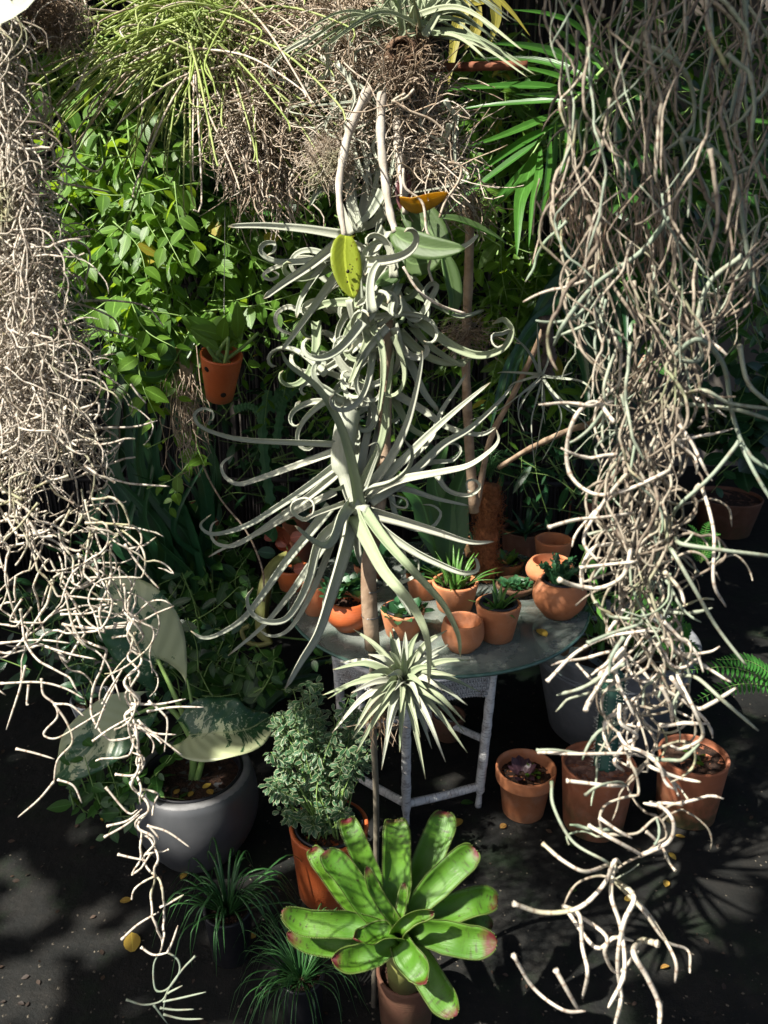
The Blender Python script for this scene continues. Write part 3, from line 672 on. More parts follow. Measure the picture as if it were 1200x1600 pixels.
r, c, rt, h = pot('potted_succulent', 'small terracotta pot with drooping green leaves behind the orange-red pot', 575, 905, 882, 22, 18, GT, terra, 'cone', cat='potted plant')
for k in range(7): rosette(r, c + Vector((gs(.03), gs(.02), .02 + U(0, .05))), 12, .055, 1.0, succ_m, 'rounded', 1.3)
r, c, rt, h = pot('potted_succulent', 'terracotta pot with dark spiky plant between stake and aloe, at the back', 745, 868, 845, 24, 19, GT, terra_old, 'cone', cat='potted plant')
fleshy(r, c, 16, .09, .006, succ_m, 1.3, .5, spread=.02)

# fibrous post on the table
cb_ = G(757, 905, GT); dd = (cb_ - CAMP).dot(RF)
root = thing('fibre_post', 'thick orange-brown fibrous post standing among the pots', 'post', (cb_.x, cb_.y, GT + .001))
mb = MB(); top = P(757, 738, dd + .02); n = 40; z = np.linspace(0, 1, n)
pp = np.array([tuple(Vector((cb_.x, cb_.y, GT + .001)).lerp(Vector((cb_.x + .002, cb_.y, top.z)), q)) for q in z]); mb.tube(pp, np.array([.034 * (1 + .08 * math.sin(q * 17)) + gs(.001) for q in z]), 18); mb.build('core', fibrem, root)
mb = MB()
for i in range(900):
    q = rnd.random(); a = U(0, 6.28); cl = .4 + .6 * (math.sin(q * 9.5 + 1) > -.2); rr = .042 + abs(gs(.010)) * cl
    p0 = Vector((cb_.x + .034 * math.cos(a), cb_.y + .034 * math.sin(a), GT + .02 + q * (top.z - GT - .02)))
    p1 = p0 + Vector((math.cos(a + gs(.5)) * (rr - .038), math.sin(a + gs(.5)) * (rr - .038), gs(.014))); p2 = p1 + Vector((gs(.012), gs(.012), gs(.012)))
    mb.tube(catmull([tuple(p0), tuple(p1), tuple(p2)], 5), .0007, 3, cap=False)
mb.build('fibres', fibrem, root, kind='stuff')
mb = MB()
for i in range(60):
    p0 = top + Vector((gs(.02), gs(.02), -.01)); a = U(0, 6.28); l = U(.04, .12)
    mb.tube(catmull([tuple(p0), tuple(p0 + Vector((math.cos(a) * l * .3, math.sin(a) * l * .3, l * .8))), tuple(p0 + Vector((math.cos(a) * l * .9, math.sin(a) * l * .9, l * .6)))], 7), np.linspace(.0011, .0004, 7), 3)
mb.build('grass_tuft', spider_m, root, kind='stuff')

# ---------------------------------------------------------------- ground pots
r, c, rt, h = pot('potted_elephant_ear', 'round grey glazed pot holding a variegated elephant ear plant', 313, 1322, 1204, 86, 60, 0, greyp, 'bowl', liner=True, soil_d=.03, th=.022, cat='potted plant')
mb = MB(); cc = off(r); mb.lathe((cc.x, cc.y, h), [(rt - .022, -.004), (rt - .021, .0015), (rt - .012, .003), (rt - .003, .002), (rt + .0005, -.003)], 48, 0, False, False); mb.build('rim', greyrim, r)
SC = c; sd = (c - CAMP).dot(RF)
def stalk(root, pts, r0, r1, mat, name='stalk', sides=8, n=16):
    mb = MB(); mb.tube(catmull([tuple(p) for p in pts], n), np.linspace(r0, r1, n), sides); return mb.build(name, mat, root)
def bigleaf(root, pts, hw, mat, hint, fold=.2, name='leaf', n=26, m=17, heart=.25, wave=.02, edge=1.0):
    """large leaf along a world path: pts base->tip, hw half width, channel towards hint"""
    P_ = catmull([tuple(p) for p in pts], n); t, N, B = frames(P_, hint); L = np.linalg.norm(np.diff(P_, axis=0), axis=1).sum()
    V = np.zeros((n, m, 3)); UVc = np.zeros((n, m, 2)); s0 = rnd.random() * 6
    for i in range(n):
        v = i / (n - 1); w = hw * (math.sin(math.pi * min(1, (v * .93 + .07)) ** .75) ** .72 if v < .999 else .01)
        for j in range(m):
            u = -1 + 2 * j / (m - 1); back = -heart * L * .9 * abs(u) ** 1.5 * (1 - v) ** 3; w_ = w * (1 - .38 * abs(u) ** 5 * (1 - v) ** 7)
            wv = wave * L * math.sin(v * 14 + s0 + (2 if u > 0 else 0)) * abs(u) ** 3
            q = P_[i] + B[i] * u * w_ + N[i] * (fold * abs(u) * w + wv) + t[i] * back
            V[i, j] = q; UVc[i, j] = (u * .5 + .5, v)
    mb = MB(); mb.grid(V, UVc); o = mb.build(name, mat, root)
    md = o.modifiers.new('thick', 'SOLIDIFY'); md.thickness = .0009; return o
gst = plainmat('pale_green_stalk', (.14, .24, .06), (.22, .34, .10), 10, .4, .2)
a1 = P(246, 1030, sd + .05); bigleaf(r, [a1, P(222, 985, sd + .03), P(196, 945, sd + .02), P(165, 902, sd + .05)], .108, alo_m, (.25, -1, .35), .05, heart=.42)
stalk(r, [c + Vector((0, 0, -.01)), P(298, 1150, sd + .01), P(272, 1085, sd + .04), a1], .011, .005, gst)
a2 = P(205, 1118, sd - .06); bigleaf(r, [a2, P(165, 1145, sd - .09), P(122, 1180, sd - .11), P(86, 1216, sd - .08)], .085, alo_m, (.1, -.75, .75), .16, heart=.3)
stalk(r, [c + Vector((-.008, 0, -.01)), P(302, 1165, sd - .02), P(262, 1105, sd - .02), a2], .010, .004, gst)
a3 = P(296, 1148, sd - .08); bigleaf(r, [a3, P(330, 1146, sd - .09), P(385, 1140, sd - .07), P(424, 1118, sd - .02)], .092, alo_m, (.05, -.55, .85), .40, heart=.2, wave=.035)
stalk(r, [c + Vector((.006, 0, -.01)), P(316, 1180, sd - .02), P(300, 1150, sd - .05), a3], .010, .004, gst)
stalk(r, [c + Vector((-.01, 0.01, -.01)), P(308, 1160, sd + .02), P(300, 1100, sd + .02), P(292, 1060, sd + .03)], .009, .003, gst)
for i in range(4):
    Ms = [leafM(c + Vector((U(-.06, .08), U(-.07, -.03), .006)), (gs(1), gs(1), .05), (0, 0, 1), U(.018, .03))]; put_leaves(r, Ms, 'rounded', dryleaf_m, 9, 'dry_leaf')

r, c, rt, h = pot('potted_aralia', 'tall terracotta pot with a bushy white-edged aralia below the wicker table', 517, 1388, 1288, 60, 50, 0, terra_red, 'cone', liner=True, cat='potted plant', th=.012)
ad = (c - CAMP).dot(RF); mb = MB(); Ms = []
for i in range(78):
    an_ = U(0, 6.28); qr = math.sqrt(rnd.random()); ex = 497 + 84 * qr * math.cos(an_); ey = 1182 + 122 * qr * math.sin(an_); e = P(min(575, max(418, ex)), min(1290, max(1058, ey)), ad + gs(.045) - .03)
    b = Vector(c) + Vector((gs(.02), gs(.02), 0)); mid = b.lerp(e, .5) + Vector((gs(.02), gs(.02), .02)); st = mid.lerp(e, .3)
    mb.tube(catmull([tuple(b), tuple(mid), tuple(e)], 10), np.linspace(.0026, .0009, 10), 4)
    for k in range(5):
        q = st.lerp(e, k / 4.0)
        for s_ in range(7):
            a = U(0, 6.28); d = Vector((math.cos(a), math.sin(a), gs(.35) - .1)); Ms.append(leafM(q + d * .006, d, (gs(.4), -.5 + gs(.4), 1), U(.015, .027)))
mb.build('stems', gst, r, kind='stuff'); put_leaves(r, Ms, 'tiny', poly_m, 300)

def grasspot(name, label, px, bcy, rcy, rhw, bhw, mat, n, L, z0=0, w=.003, up=1.3, pots=True):
    r, c, rt, h = pot(name, label, px, bcy, rcy, rhw, bhw, z0, mat, 'cone', cat='potted plant')
    for i in range(n):
        a = U(0, 6.28); o = Vector((math.cos(a), math.sin(a), 0)); e = U(.5, up); l = L * U(.6, 1.1); b = Vector(c) + o * U(0, .012)
        d = o * math.cos(e) + Vector((0, 0, math.sin(e))); m1 = b + d * l * .45; m2 = m1 + (o * .9 + Vector((0, 0, .12))) * l * .28; e2 = m2 + (o * .45 + Vector((gs(.1), gs(.1), -.9))) * l * .4
        e2.z = max(e2.z, .01)
        P_ = catmull([tuple(b), tuple(m1), tuple(m2), tuple(e2)], 12); v = np.linspace(0, 1, 12); mb = MB()
        mb.prof(P_, w * (1 - v ** 3 * .9), [(-1, .35), (0, -.2), (1, .35), (0, -.02)], tuple(Vector((0, 0, 1)) - o)); mb.build('leaf', spider_m, r)
    return r
grasspot('potted_grass_plant', 'black plastic pot with a fountain of thin arching leaves beside the grey pot', 362, 1490, 1418, 37, 29, blackp, 60, .26)
grasspot('potted_grass_plant', 'mop of fine dark green grass left of the bromeliad, its pot low in shadow', 474, 1600, 1520, 36, 28, blackp, 120, .22, w=.0016, up=1.1)

r, c, rt, h = pot('potted_cactus', 'mossy terracotta pot topped with reddish gravel and a blue-green ribbed cactus', 926, 1285, 1192, 56, 46, 0, terra_old, 'cone', soilmat=gravelm, cat='potted plant', soil_d=.025)
d_ = (c - CAMP).dot(RF); b = c + Vector((.02, .01, -.01)); t_ = P(962, 1040, d_ + .06)
mb = MB(); n = 30; v = np.linspace(0, 1, n); q = np.array([tuple(b.lerp(t_, x)) for x in v]); pr = [((1 if j % 2 == 0 else .72) * math.cos(j / 16 * 6.283), (1 if j % 2 == 0 else .72) * math.sin(j / 16 * 6.283)) for j in range(16)]
mb.prof(q, .034 * np.minimum(1, np.sqrt(np.maximum(0, 1 - v)) * 2.4 + .12), pr, (0, -1, 0)); mb.build('cactus_stem', cact_m, r)
mb = MB(); t, N, B = frames(q, (0, -1, 0))
for i in range(1, n - 2):
    for j in range(0, 16, 2):
        an = j / 16 * 6.283; o = Vector(B[i]) * math.cos(an) + Vector(N[i]) * math.sin(an); p0 = Vector(q[i]) + o * .0345 * min(1, math.sqrt(1 - v[i]) * 2.4 + .12)
        mb.tube([tuple(p0), tuple(p0 + o * .004)], .0016, 4)
        for s_ in range(2): mb.tube([tuple(p0), tuple(p0 + o * .009 + Vector((gs(.005), gs(.005), gs(.005))))], .0005, 3)
mb.build('spines', spine_m, r, kind='stuff')
r, c, rt, h = pot('terracotta_pot', 'wide terracotta pot of bare soil at the far right, partly behind the hanging stems', 1070, 1268, 1178, 52, 44, 0, terra_old, 'cone', cat='pot')
Ms = [leafM(c + Vector((gs(.02), gs(.02), .004)), (gs(1), gs(1), .3), (0, 0, 1), .03) for i in range(4)]; put_leaves(r, Ms, 'rounded', vine_m, 9)
r, c, rt, h = pot('potted_seedling', 'terracotta flower pot with thick collar and a small dark seedling, right of the table legs', 817, 1266, 1198, 46, 32, 0, terra, 'collar', cat='potted plant', soil_d=.035)
rosette(r, c + Vector((-.01, 0, .008)), 12, .045, 1.0, leafmat('dusky_leaf', (.05, .02, .03), (.08, .04, .05), tf=.1), 'rounded', 1.1); Ms = [leafM(c + Vector((.02 + gs(.01), gs(.012), .02)), (gs(1), gs(1), .3), (0, 0, 1), .018) for i in range(8)]; put_leaves(r, Ms, 'rounded', vine_m, 9)

r, c, rt, h = pot('large_grey_planter', 'very large grey planter with pale rim at the right of the table', 946, 1130, 992, 122, 88, 0, greyst, 'cone', cat='planter', th=.03, soil_d=.035)
mb = MB(); cc = off(r)
for zz in (.80, .76): mb.lathe((cc.x, cc.y, h * zz), [(rt * (.72 + .28 * zz) - .004, 0), (rt * (.72 + .28 * zz) + .006, .006), (rt * (.72 + .28 * zz) - .002, .012)], 48, 0, False, False)
mb.build('moulding', greyst, r); PC = c; pd = (c - CAMP).dot(RF)
q = pxpath([(935, 1090), (938, 1030), (940, 970), (925, 900), (905, 880)], pd - .06, pd - .02); v = np.linspace(0, 1, len(q)); mb = MB()
mb.prof(q, .014 * (1 + .25 * np.sin(v * 26)) * np.minimum(1, (1 - v) * 8 + .2), [(1, 0), (.2, .2), (0, 1), (-.2, .2), (-1, 0), (0, -.3)], (.3, -1, 0)); mb.build('cactus_stem', euph_m, r)
Ms = []; mb = MB()
for i in range(16):
    a = U(0, 6.28); o = Vector((math.cos(a), math.sin(a) * .8, 0)); b = c + o * U(.0, .12); e = b + o * U(.03, .14) + Vector((0, 0, U(.05, .22))); sprig(mb, Ms, [b, b.lerp(e, .5) + Vector((0, 0, .03)), e], .05, .018)
mb.build('stems', gst, r, kind='stuff'); put_leaves(r, Ms, 'ovate', vine_m2, 120)

r, c, rt, h = pot('potted_bromeliad', 'large bright green bromeliad with burnt leaf tips in a dark clay pot at the front', 634, 1590, 1515, 46, 40, 0, terra_dk, 'cone', cat='potted plant')
def brom(root):
    Z = lambda L: [(400 + x / 2.9625, 1060 + y / 2.9625) for x, y in L]
    D = 1.56
    specs = [([(640, 1140), (645, 1000), (645, 850), (645, 700), (640, 655)], 76, -.02, .03, (0, -1, .7)),
        ([(690, 1120), (760, 940), (820, 780), (862, 680), (872, 615)], 80, .02, .10, (-.2, -1, .7)),
        ([(600, 1120), (545, 960), (480, 800), (432, 690), (422, 650)], 58, .02, .09, (.2, -1, .7)),
        ([(600, 1170), (500, 1040), (405, 900), (340, 830), (318, 800)], 66, -.02, -.0, (.3, -1, .8)),
        ([(550, 1130), (430, 1020), (340, 900), (280, 820), (258, 788)], 50, .03, .08, (.3, -1, .6)),
        ([(700, 1110), (800, 990), (900, 890), (980, 820), (1012, 785)], 72, -.01, .02, (-.3, -1, .9)),
        ([(740, 1130), (900, 1065), (1030, 1025), (1118, 1035)], 72, .0, .03, (-.15, -.8, 1)),
        ([(745, 1170), (880, 1190), (1000, 1215), (1118, 1215)], 80, -.02, -.05, (-.2, -.7, 1)),
        ([(590, 1160), (420, 1130), (240, 1125), (118, 1075)], 66, -.02, -.03, (.15, -.8, .9)),
        ([(580, 1200), (450, 1235), (280, 1225), (142, 1180)], 56, .02, .0, (.1, -.8, .8)),
        ([(640, 1215), (540, 1270), (440, 1300), (350, 1300)], 62, -.04, -.09, (.25, -.6, 1)),
        ([(680, 1220), (720, 1290), (770, 1350), (790, 1415)], 72, -.05, -.12, (-.2, -.6, 1)),
        ([(730, 1220), (790, 1330), (860, 1450), (930, 1560)], 84, .0, -.08, (-.3, -.6, .9)),
        ([(640, 1190), (570, 1190), (510, 1215), (452, 1200)], 58, -.06, -.10, (.3, -.3, 1)),
        ([(655, 1160), (700, 1110), (760, 1085), (825, 1078)], 40, -.07, -.09, (-.1, -.9, .8)),
        ([(650, 1140), (590, 1050), (540, 960), (512, 870)], 30, -.05, -.05, (.5, -1, .5)),
        ([(665, 1110), (680, 1040), (690, 945)], 24, -.05, -.04, (-.5, -1, .4)),
        ([(790, 1170), (900, 1140), (1010, 1120), (1095, 1150)], 50, .05, .05, (-.1, -.8, .8)),
        ([(700, 1210), (640, 1230), (560, 1235), (500, 1225)], 46, .0, -.02, (.2, -.6, 1)),]
    cen = P(400 + 665 / 2.9625, 1060 + 1230 / 2.9625, D + .02)
    for L, hw, d0, d1, hint in specs:
        q2 = Z(L); pts = [cen.lerp(P(*q2[0], D + d0), .25)] + [P(x, y, D + d0 + (d1 - d0) * (i / (len(q2) - 1))) for i, (x, y) in enumerate(q2)]
        w = hw * .84 / 2.9625 / FPX * D; n = 44; m = 9; P_ = catmull([tuple(p) for p in pts], n); t, N, B = frames(P_, hint)
        V = np.zeros((n, m, 3)); UVc = np.zeros((n, m, 2))
        for i in range(n):
            v = i / (n - 1); ww = w * (.45 + .55 * min(1, v * 2.2)) * (1 - .12 * max(0, v - .5)) * (1 if v < .80 else math.sqrt(max(0, 1 - ((v - .80) / .20) ** 1.5)) * .97 + .03)
            for j in range(m):
                u = -1 + 2 * j / (m - 1); cup = (.75 - .3 * v) * u * u * ww * (1 if v < .9 else 1 + (v - .9) * 4)
                V[i, j] = P_[i] + B[i] * u * ww + N[i] * (cup + .003 * math.sin(v * 17 + hw) * (1 - u * u)); UVc[i, j] = (u * .5 + .5, v)
        mb = MB(); mb.grid(V, UVc)
        for i in range(8, n - 1):                                     # marginal spines
            for j, s_ in ((0, -1), (m - 1, 1)):
                for k in (0.0, .5):
                    e0 = V[i, j] * (1 - k) + V[min(n - 1, i + 1), j] * k; b0 = sum(len(x) for x in mb.v); out_ = V[i, j] - V[i, m // 2]; out_ = out_ / (np.linalg.norm(out_) + 1e-9)
                    mb.v.append(np.array([e0 - t[i] * .0015, e0 + t[i] * .0015, e0 + out_ * .0036 + t[i] * .0012])); mb.uv.append(np.array([(.5 + s_ * .5, .5)] * 3)); mb.f.append((b0, b0 + 1, b0 + 2))
        o = mb.build('leaf', brom_m, root); md = o.modifiers.new('thick', 'SOLIDIFY'); md.thickness = .0009
    mb = MB(); mb.tube([tuple(off(root) + Vector((0, 0, .10))), tuple(cen)], [.04, .03], 14); mb.build('base', olive_m, root)
    mb = MB(); 
brom(r)
# ---------------------------------------------------------------- stake, poles
SX = P(583, 1000, 1.40); SY = SX.y
root = thing('plant_stake', 'upright weathered wooden stake with thin rod below, carrying the silver air plants', 'stake', tuple(G(584, 1572)))
mb = MB(); b = atY(582, 1012, SY); t_ = atY(576, 900, SY); tt = atY(560, -80, SY + .12)
q = [tuple(b), tuple(t_), tuple(atY(590, 800, SY + .05)), tuple(atY(600, 700, SY + .12)), tuple(atY(604, 500, SY + .13))]
P_ = catmull(q, 40); mb.tube(P_, np.array([.0145 * (1 - .25 * i / 40) + gs(.0005) for i in range(40)]), 10); mb.build('wooden_post', barkm, root)
mb = MB(); f = G(584, 1572); mb.tube(catmull([tuple(f), tuple(atY(588, 1290, 1.375)), tuple(atY(584, 1150, 1.31)), tuple(atY(582, 1005, SY))], 24), .0065, 8); mb.build('rod', rodm, root)
for yy in (921, 962):
    c_ = atY(580, yy, SY); mb = MB(); a = np.linspace(0, 12.6, 40); mb.tube(np.stack([c_.x + .0165 * np.cos(a), c_.y + .0165 * np.sin(a), c_.z + a * .0002], -1), .0007, 5, (0, 0, 1)); mb.build('wire_tie', wirem, root)

def stick(name, label, pts, d0, d1, r0, r1, mat, cat='branch', n=24, knob=0.0):
    q = pxpath(pts, d0, d1, n); root = thing(name, label, cat, tuple(q[0])); mb = MB(); mb.tube(q, np.array([r0 + (r1 - r0) * i / n + gs(knob) for i in range(n)]), 9); mb.build('wood', mat, root); return root, q
rt1, q1 = stick('upright_branch', 'upright pinkish brown branch rising behind the air plants to the right of the stake', [(741, 800), (733, 690), (728, 560), (732, 440), (735, 340), (738, 300)], 2.56, 2.2, .016, .012, barkm, knob=.0008)
rt2, q2 = stick('forked_branch', 'thin slanting branch just right of the upright one', [(745, 790), (765, 690), (800, 620), (830, 560), (855, 500)], 2.56, 2.2, .010, .008, barkm, knob=.0006)
rt3, q3 = stick('bare_branch', 'bare brown branch slanting up to the right above the table', [(780, 730), (830, 700), (890, 672), (960, 645), (1010, 560)], 2.5, 1.6, .008, .009, barkm, knob=.0006)
stick('cut_red_stick', 'straight reddish stick sticking out to the right near the top', [(655, 107), (740, 104), (824, 102)], 1.42, 1.38, .0075, .0075, redwood, knob=.0003)
stick('horizontal_branch', 'thick pale branch crossing behind the root clump near the top', [(470, 60), (510, 95), (560, 110), (640, 95)], 1.5, 1.5, .012, .014, barkg, knob=.001)
stick('broken_branch', 'broken brown branch stub pointing down left near the top centre', [(480, 160), (505, 135), (560, 85), (580, 30), (560, -40)], 1.47, 1.47, .011, .013, barkm, knob=.001)
for rr, q, i in ((rt1, q1, 12), (rt1, q1, 21)):       # little dry tufts clinging to the upright branch
    mb = MB()
    for k in range(220):
        p0 = Vector(q[i]) + Vector((gs(.02), gs(.02) - .01, gs(.02))); d = Vector((gs(1), gs(1), gs(.6))).normalized() * U(.03, .09)
        mb.tube(catmull([tuple(p0), tuple(p0 + d * .6), tuple(p0 + d + Vector((gs(.02), gs(.02), -.015)))], 5), .0009, 3, cap=False)
    mb.build('dry_tuft', rootm, rr, kind='stuff')

# ---------------------------------------------------------------- silver air plants with curling leaves
LEAFP = [(-1, .62), (-.80, .05), (-.38, -.48), (0, -.60), (.38, -.48), (.80, .05), (1, .62), (.62, .26), (0, -.20), (-.62, .26)]
def dleaf(root, pts, w, d0, d1, mat=silver, tip=.22, hint=(.2, -1, .4), n=None, name='leaf', hel=.0):
    pts = list(pts); L = sum(math.dist(pts[i], pts[i + 1]) for i in range(len(pts) - 1)); n = n or int(min(60, max(16, L / 7)))
    Q = catmull(pts, n); v = np.linspace(0, 1, n); jit = gs(1)
    q = np.array([tuple(P(Q[i][0], Q[i][1], d0 + (d1 - d0) * v[i] + hel * v[i] ** 3)) for i in range(n)])
    ww = w * .5 / FPX * (d0 + d1) * .5 * (1 - (1 - tip) * v ** 1.15) * np.minimum(1, (1 - v) * 14 + .25); ww = ww * (1 + .12 * np.exp(-v * 8))
    mb = MB(); mb.prof(q, ww, LEAFP, hint); return mb.build(name, mat, root)
def ZZ(L, ox, oy, s): return [(ox + x / s, oy + y / s) for x, y in L]
cp = P(560, 775, 1.34)
root = thing('curly_air_plant', 'large silver air plant low on the stake with long leaves sweeping left and up right', 'air plant', tuple(cp))
A = lambda L: ZZ(L, 300, 600, 2.308)
S1 = [([(605, 460), (585, 340), (560, 230), (520, 120), (450, 10), (350, -70), (320, -120)], 44, -.02, -.16), ([(610, 400), (640, 372), (720, 350), (780, 300), (792, 240), (765, 200)], 30, -.02, -.14),
 ([(560, 225), (530, 215), (400, 210), (200, 200), (100, 180), (30, 150), (10, 110), (40, 88), (75, 100), (75, 130), (55, 128)], 26, .0, -.05), ([(560, 250), (520, 245), (420, 280), (250, 340), (170, 362), (120, 335), (108, 290), (150, 255)], 30, .0, .03),
 ([(540, 280), (420, 370), (300, 450), (200, 510), (100, 540), (50, 535), (30, 505), (70, 470)], 30, -.0, -.07), ([(540, 310), (430, 400), (330, 470), (230, 540), (150, 583), (90, 575), (68, 540), (75, 505), (95, 492)], 28, .02, .06),
 ([(520, 390), (400, 450), (250, 535), (120, 592), (58, 625)], 26, .04, .10), ([(550, 430), (440, 470), (400, 490), (360, 460), (365, 425), (410, 410), (438, 430), (435, 468), (410, 480)], 20, -.03, -.12),
 ([(570, 435), (535, 480), (505, 560), (470, 585), (420, 555), (372, 512)], 46, -.04, -.20), ([(500, 440), (430, 530), (340, 640), (200, 830), (100, 900), (40, 915), (-5, 890)], 36, .02, .0),
 ([(560, 480), (460, 560), (420, 700), (380, 790), (330, 850), (260, 855), (210, 820), (198, 770), (220, 735)], 40, -.02, -.10), ([(540, 480), (450, 620), (360, 750), (260, 870), (130, 980)], 34, .03, .03),
 ([(575, 480), (545, 600), (500, 750), (450, 900), (390, 1000), (335, 1100)], 60, -.03, -.20), ([(520, 540), (450, 720), (380, 850), (330, 900), (280, 908), (240, 885)], 28, .05, .10),
 ([(590, 470), (640, 570), (700, 680), (785, 780), (840, 880), (858, 970), (855, 1090)], 54, -.04, -.22), ([(620, 460), (700, 570), (800, 680), (900, 790), (950, 880), (965, 930), (968, 985)], 40, -.05, -.24),
 ([(640, 470), (700, 530), (800, 600), (900, 650), (980, 680), (1030, 670), (1028, 635), (1010, 622)], 38, -.02, -.10), ([(640, 460), (750, 490), (880, 530), (1000, 568), (1090, 568)], 44, -.01, .0),
 ([(660, 390), (760, 380), (880, 415), (1000, 440)], 30, .03, .08), ([(640, 400), (750, 350), (900, 320), (1000, 295), (1080, 240), (1108, 200), (1098, 165)], 36, -.02, -.06),
 ([(640, 420), (780, 330), (900, 220), (1000, 160), (1100, 70), (1160, 0)], 40, -.01, .06), ([(620, 420), (740, 300), (860, 180), (960, 90), (1075, -5)], 40, .0, -.05),
 ([(620, 400), (700, 310), (800, 260), (870, 180), (900, 100), (960, 10), (990, -40)], 36, .02, .06), ([(610, 400), (700, 290), (765, 170), (800, 60), (825, -60), (830, -120)], 38, .0, -.07),
 ([(600, 400), (650, 300), (690, 200), (705, 60), (722, -60), (728, -130)], 40, .01, -.02), ([(600, 390), (640, 280), (672, 140), (690, -20), (715, -110)], 34, .04, .10),
 ([(600, 380), (615, 250), (640, 120), (645, -30), (640, -160)], 36, .04, .08), ([(580, 380), (600, 200), (560, 60), (540, -90)], 30, .06, .14),
 ([(600, 480), (640, 590), (690, 680), (750, 770), (792, 840)], 38, .01, .02), ([(715, 400), (735, 480), (790, 522), (860, 520), (897, 470), (870, 440), (830, 435)], 22, .02, .08),
 ([(820, 290), (880, 280), (940, 275), (970, 240), (950, 215), (920, 220)], 20, .08, .06), ([(880, 330), (915, 380), (960, 400), (1010, 400), (1040, 370), (1020, 345), (990, 352), (995, 385), (1015, 385)], 20, .07, .05),
 ([(760, 600), (772, 650), (760, 695), (735, 720)], 14, .03, .06), ([(690, 720), (760, 715), (812, 685), (818, 640), (795, 620)], 18, .02, -.03), ([(700, 395), (735, 440), (775, 445), (770, 415), (720, 400)], 16, .04, .0),
 ([(560, 360), (520, 380), (495, 378)], 20, .0, -.05), ([(620, 400), (655, 300), (675, 240), (665, 212), (635, 225)], 18, -.04, -.12), ([(585, 500), (600, 620), (650, 700), (690, 722)], 36, .05, .05),
 ([(560, 490), (530, 640), (480, 780), (480, 860), (440, 880)], 26, .05, .07)]
for i, (L, w, a, b) in enumerate(S1): dleaf(root, A(L), w / 2.308 * 1.05, 1.34 + a * .6 + .02, 1.34 + b, silver if i not in (0, 14, 15, 24) else silverg, hint=(gs(.7), -1, .6 + gs(.35)))
mb = MB(); mb.tube(pxpath([(545, 640), (535, 720), (555, 790), (575, 800)], 1.37, 1.34), [.020] * 12 + [.012] * 12, 9); mb.build('stem', silver, root)

B_ = lambda L: ZZ(L, 400, 0, 3.0)
Cc = lambda L: ZZ(L, 400, 330, 2.6667)
root = thing('curly_air_plant', 'upper silver air plant with stout leaves and small spiral tips beside the spotted orchid leaf', 'air plant', tuple(P(560, 380, 1.36)))
S2 = [([(480, 1080), (445, 920), (440, 760), (450, 560)], 48, .0, .03), ([(490, 1060), (520, 900), (525, 740), (515, 520)], 48, .02, .05), ([(400, 1105), (250, 1080), (100, 1065), (0, 1060), (-130, 1062)], 40, -.02, -.06),
 ([(390, 1140), (250, 1250), (130, 1330), (35, 1400)], 46, -.01, -.08), ([(390, 1160), (290, 1280), (215, 1400), (190, 1490)], 36, .01, .0), ([(360, 1210), (200, 1230), (80, 1225), (20, 1180), (40, 1140), (90, 1140), (85, 1180), (50, 1200)], 30, .0, -.03),
 ([(370, 1240), (220, 1210), (130, 1240), (60, 1270), (35, 1295), (70, 1310), (105, 1290), (70, 1265)], 24, .03, .06), ([(380, 1280), (280, 1420), (180, 1560), (120, 1640)], 38, -.01, -.02), ([(390, 1300), (250, 1450), (150, 1440), (95, 1480), (110, 1540), (180, 1570)], 28, .02, .05),
 ([(610, 1080), (545, 1190), (510, 1290)], 50, -.03, -.08), ([(640, 1200), (570, 1300), (530, 1390), (470, 1435)], 46, -.05, -.10), ([(650, 1290), (580, 1400), (530, 1510)], 40, -.05, -.08), ([(690, 1240), (760, 1340), (850, 1420), (950, 1480), (1070, 1450)], 20, .03, .05),
 ([(640, 1340), (700, 1460), (760, 1500), (830, 1390), (850, 1340), (820, 1325), (785, 1370), (800, 1400)], 40, -.02, -.06), ([(900, 1190), (990, 1150), (1045, 1100)], 30, .0, -.02), ([(600, 900), (540, 1000), (470, 1060)], 44, -.02, -.01), ([(620, 980), (560, 1040), (480, 1080)], 46, .02, .04),
 ([(440, 1100), (400, 980), (390, 930)], 40, -.03, -.03), ([(340, 890), (290, 900), (250, 965)], 30, .03, .0), ([(380, 900), (345, 880), (300, 890)], 26, .03, .03)]
for L, w, a, b in S2: dleaf(root, B_(L), w / 3.0 * 1.15, 1.36 + a, 1.36 + b, silver, tip=.45, hint=(gs(.4), -1, .5))
root = thing('curly_air_plant', 'middle tangled silver air plant whose tips curl into tight rings', 'air plant', tuple(P(590, 510, 1.36)))
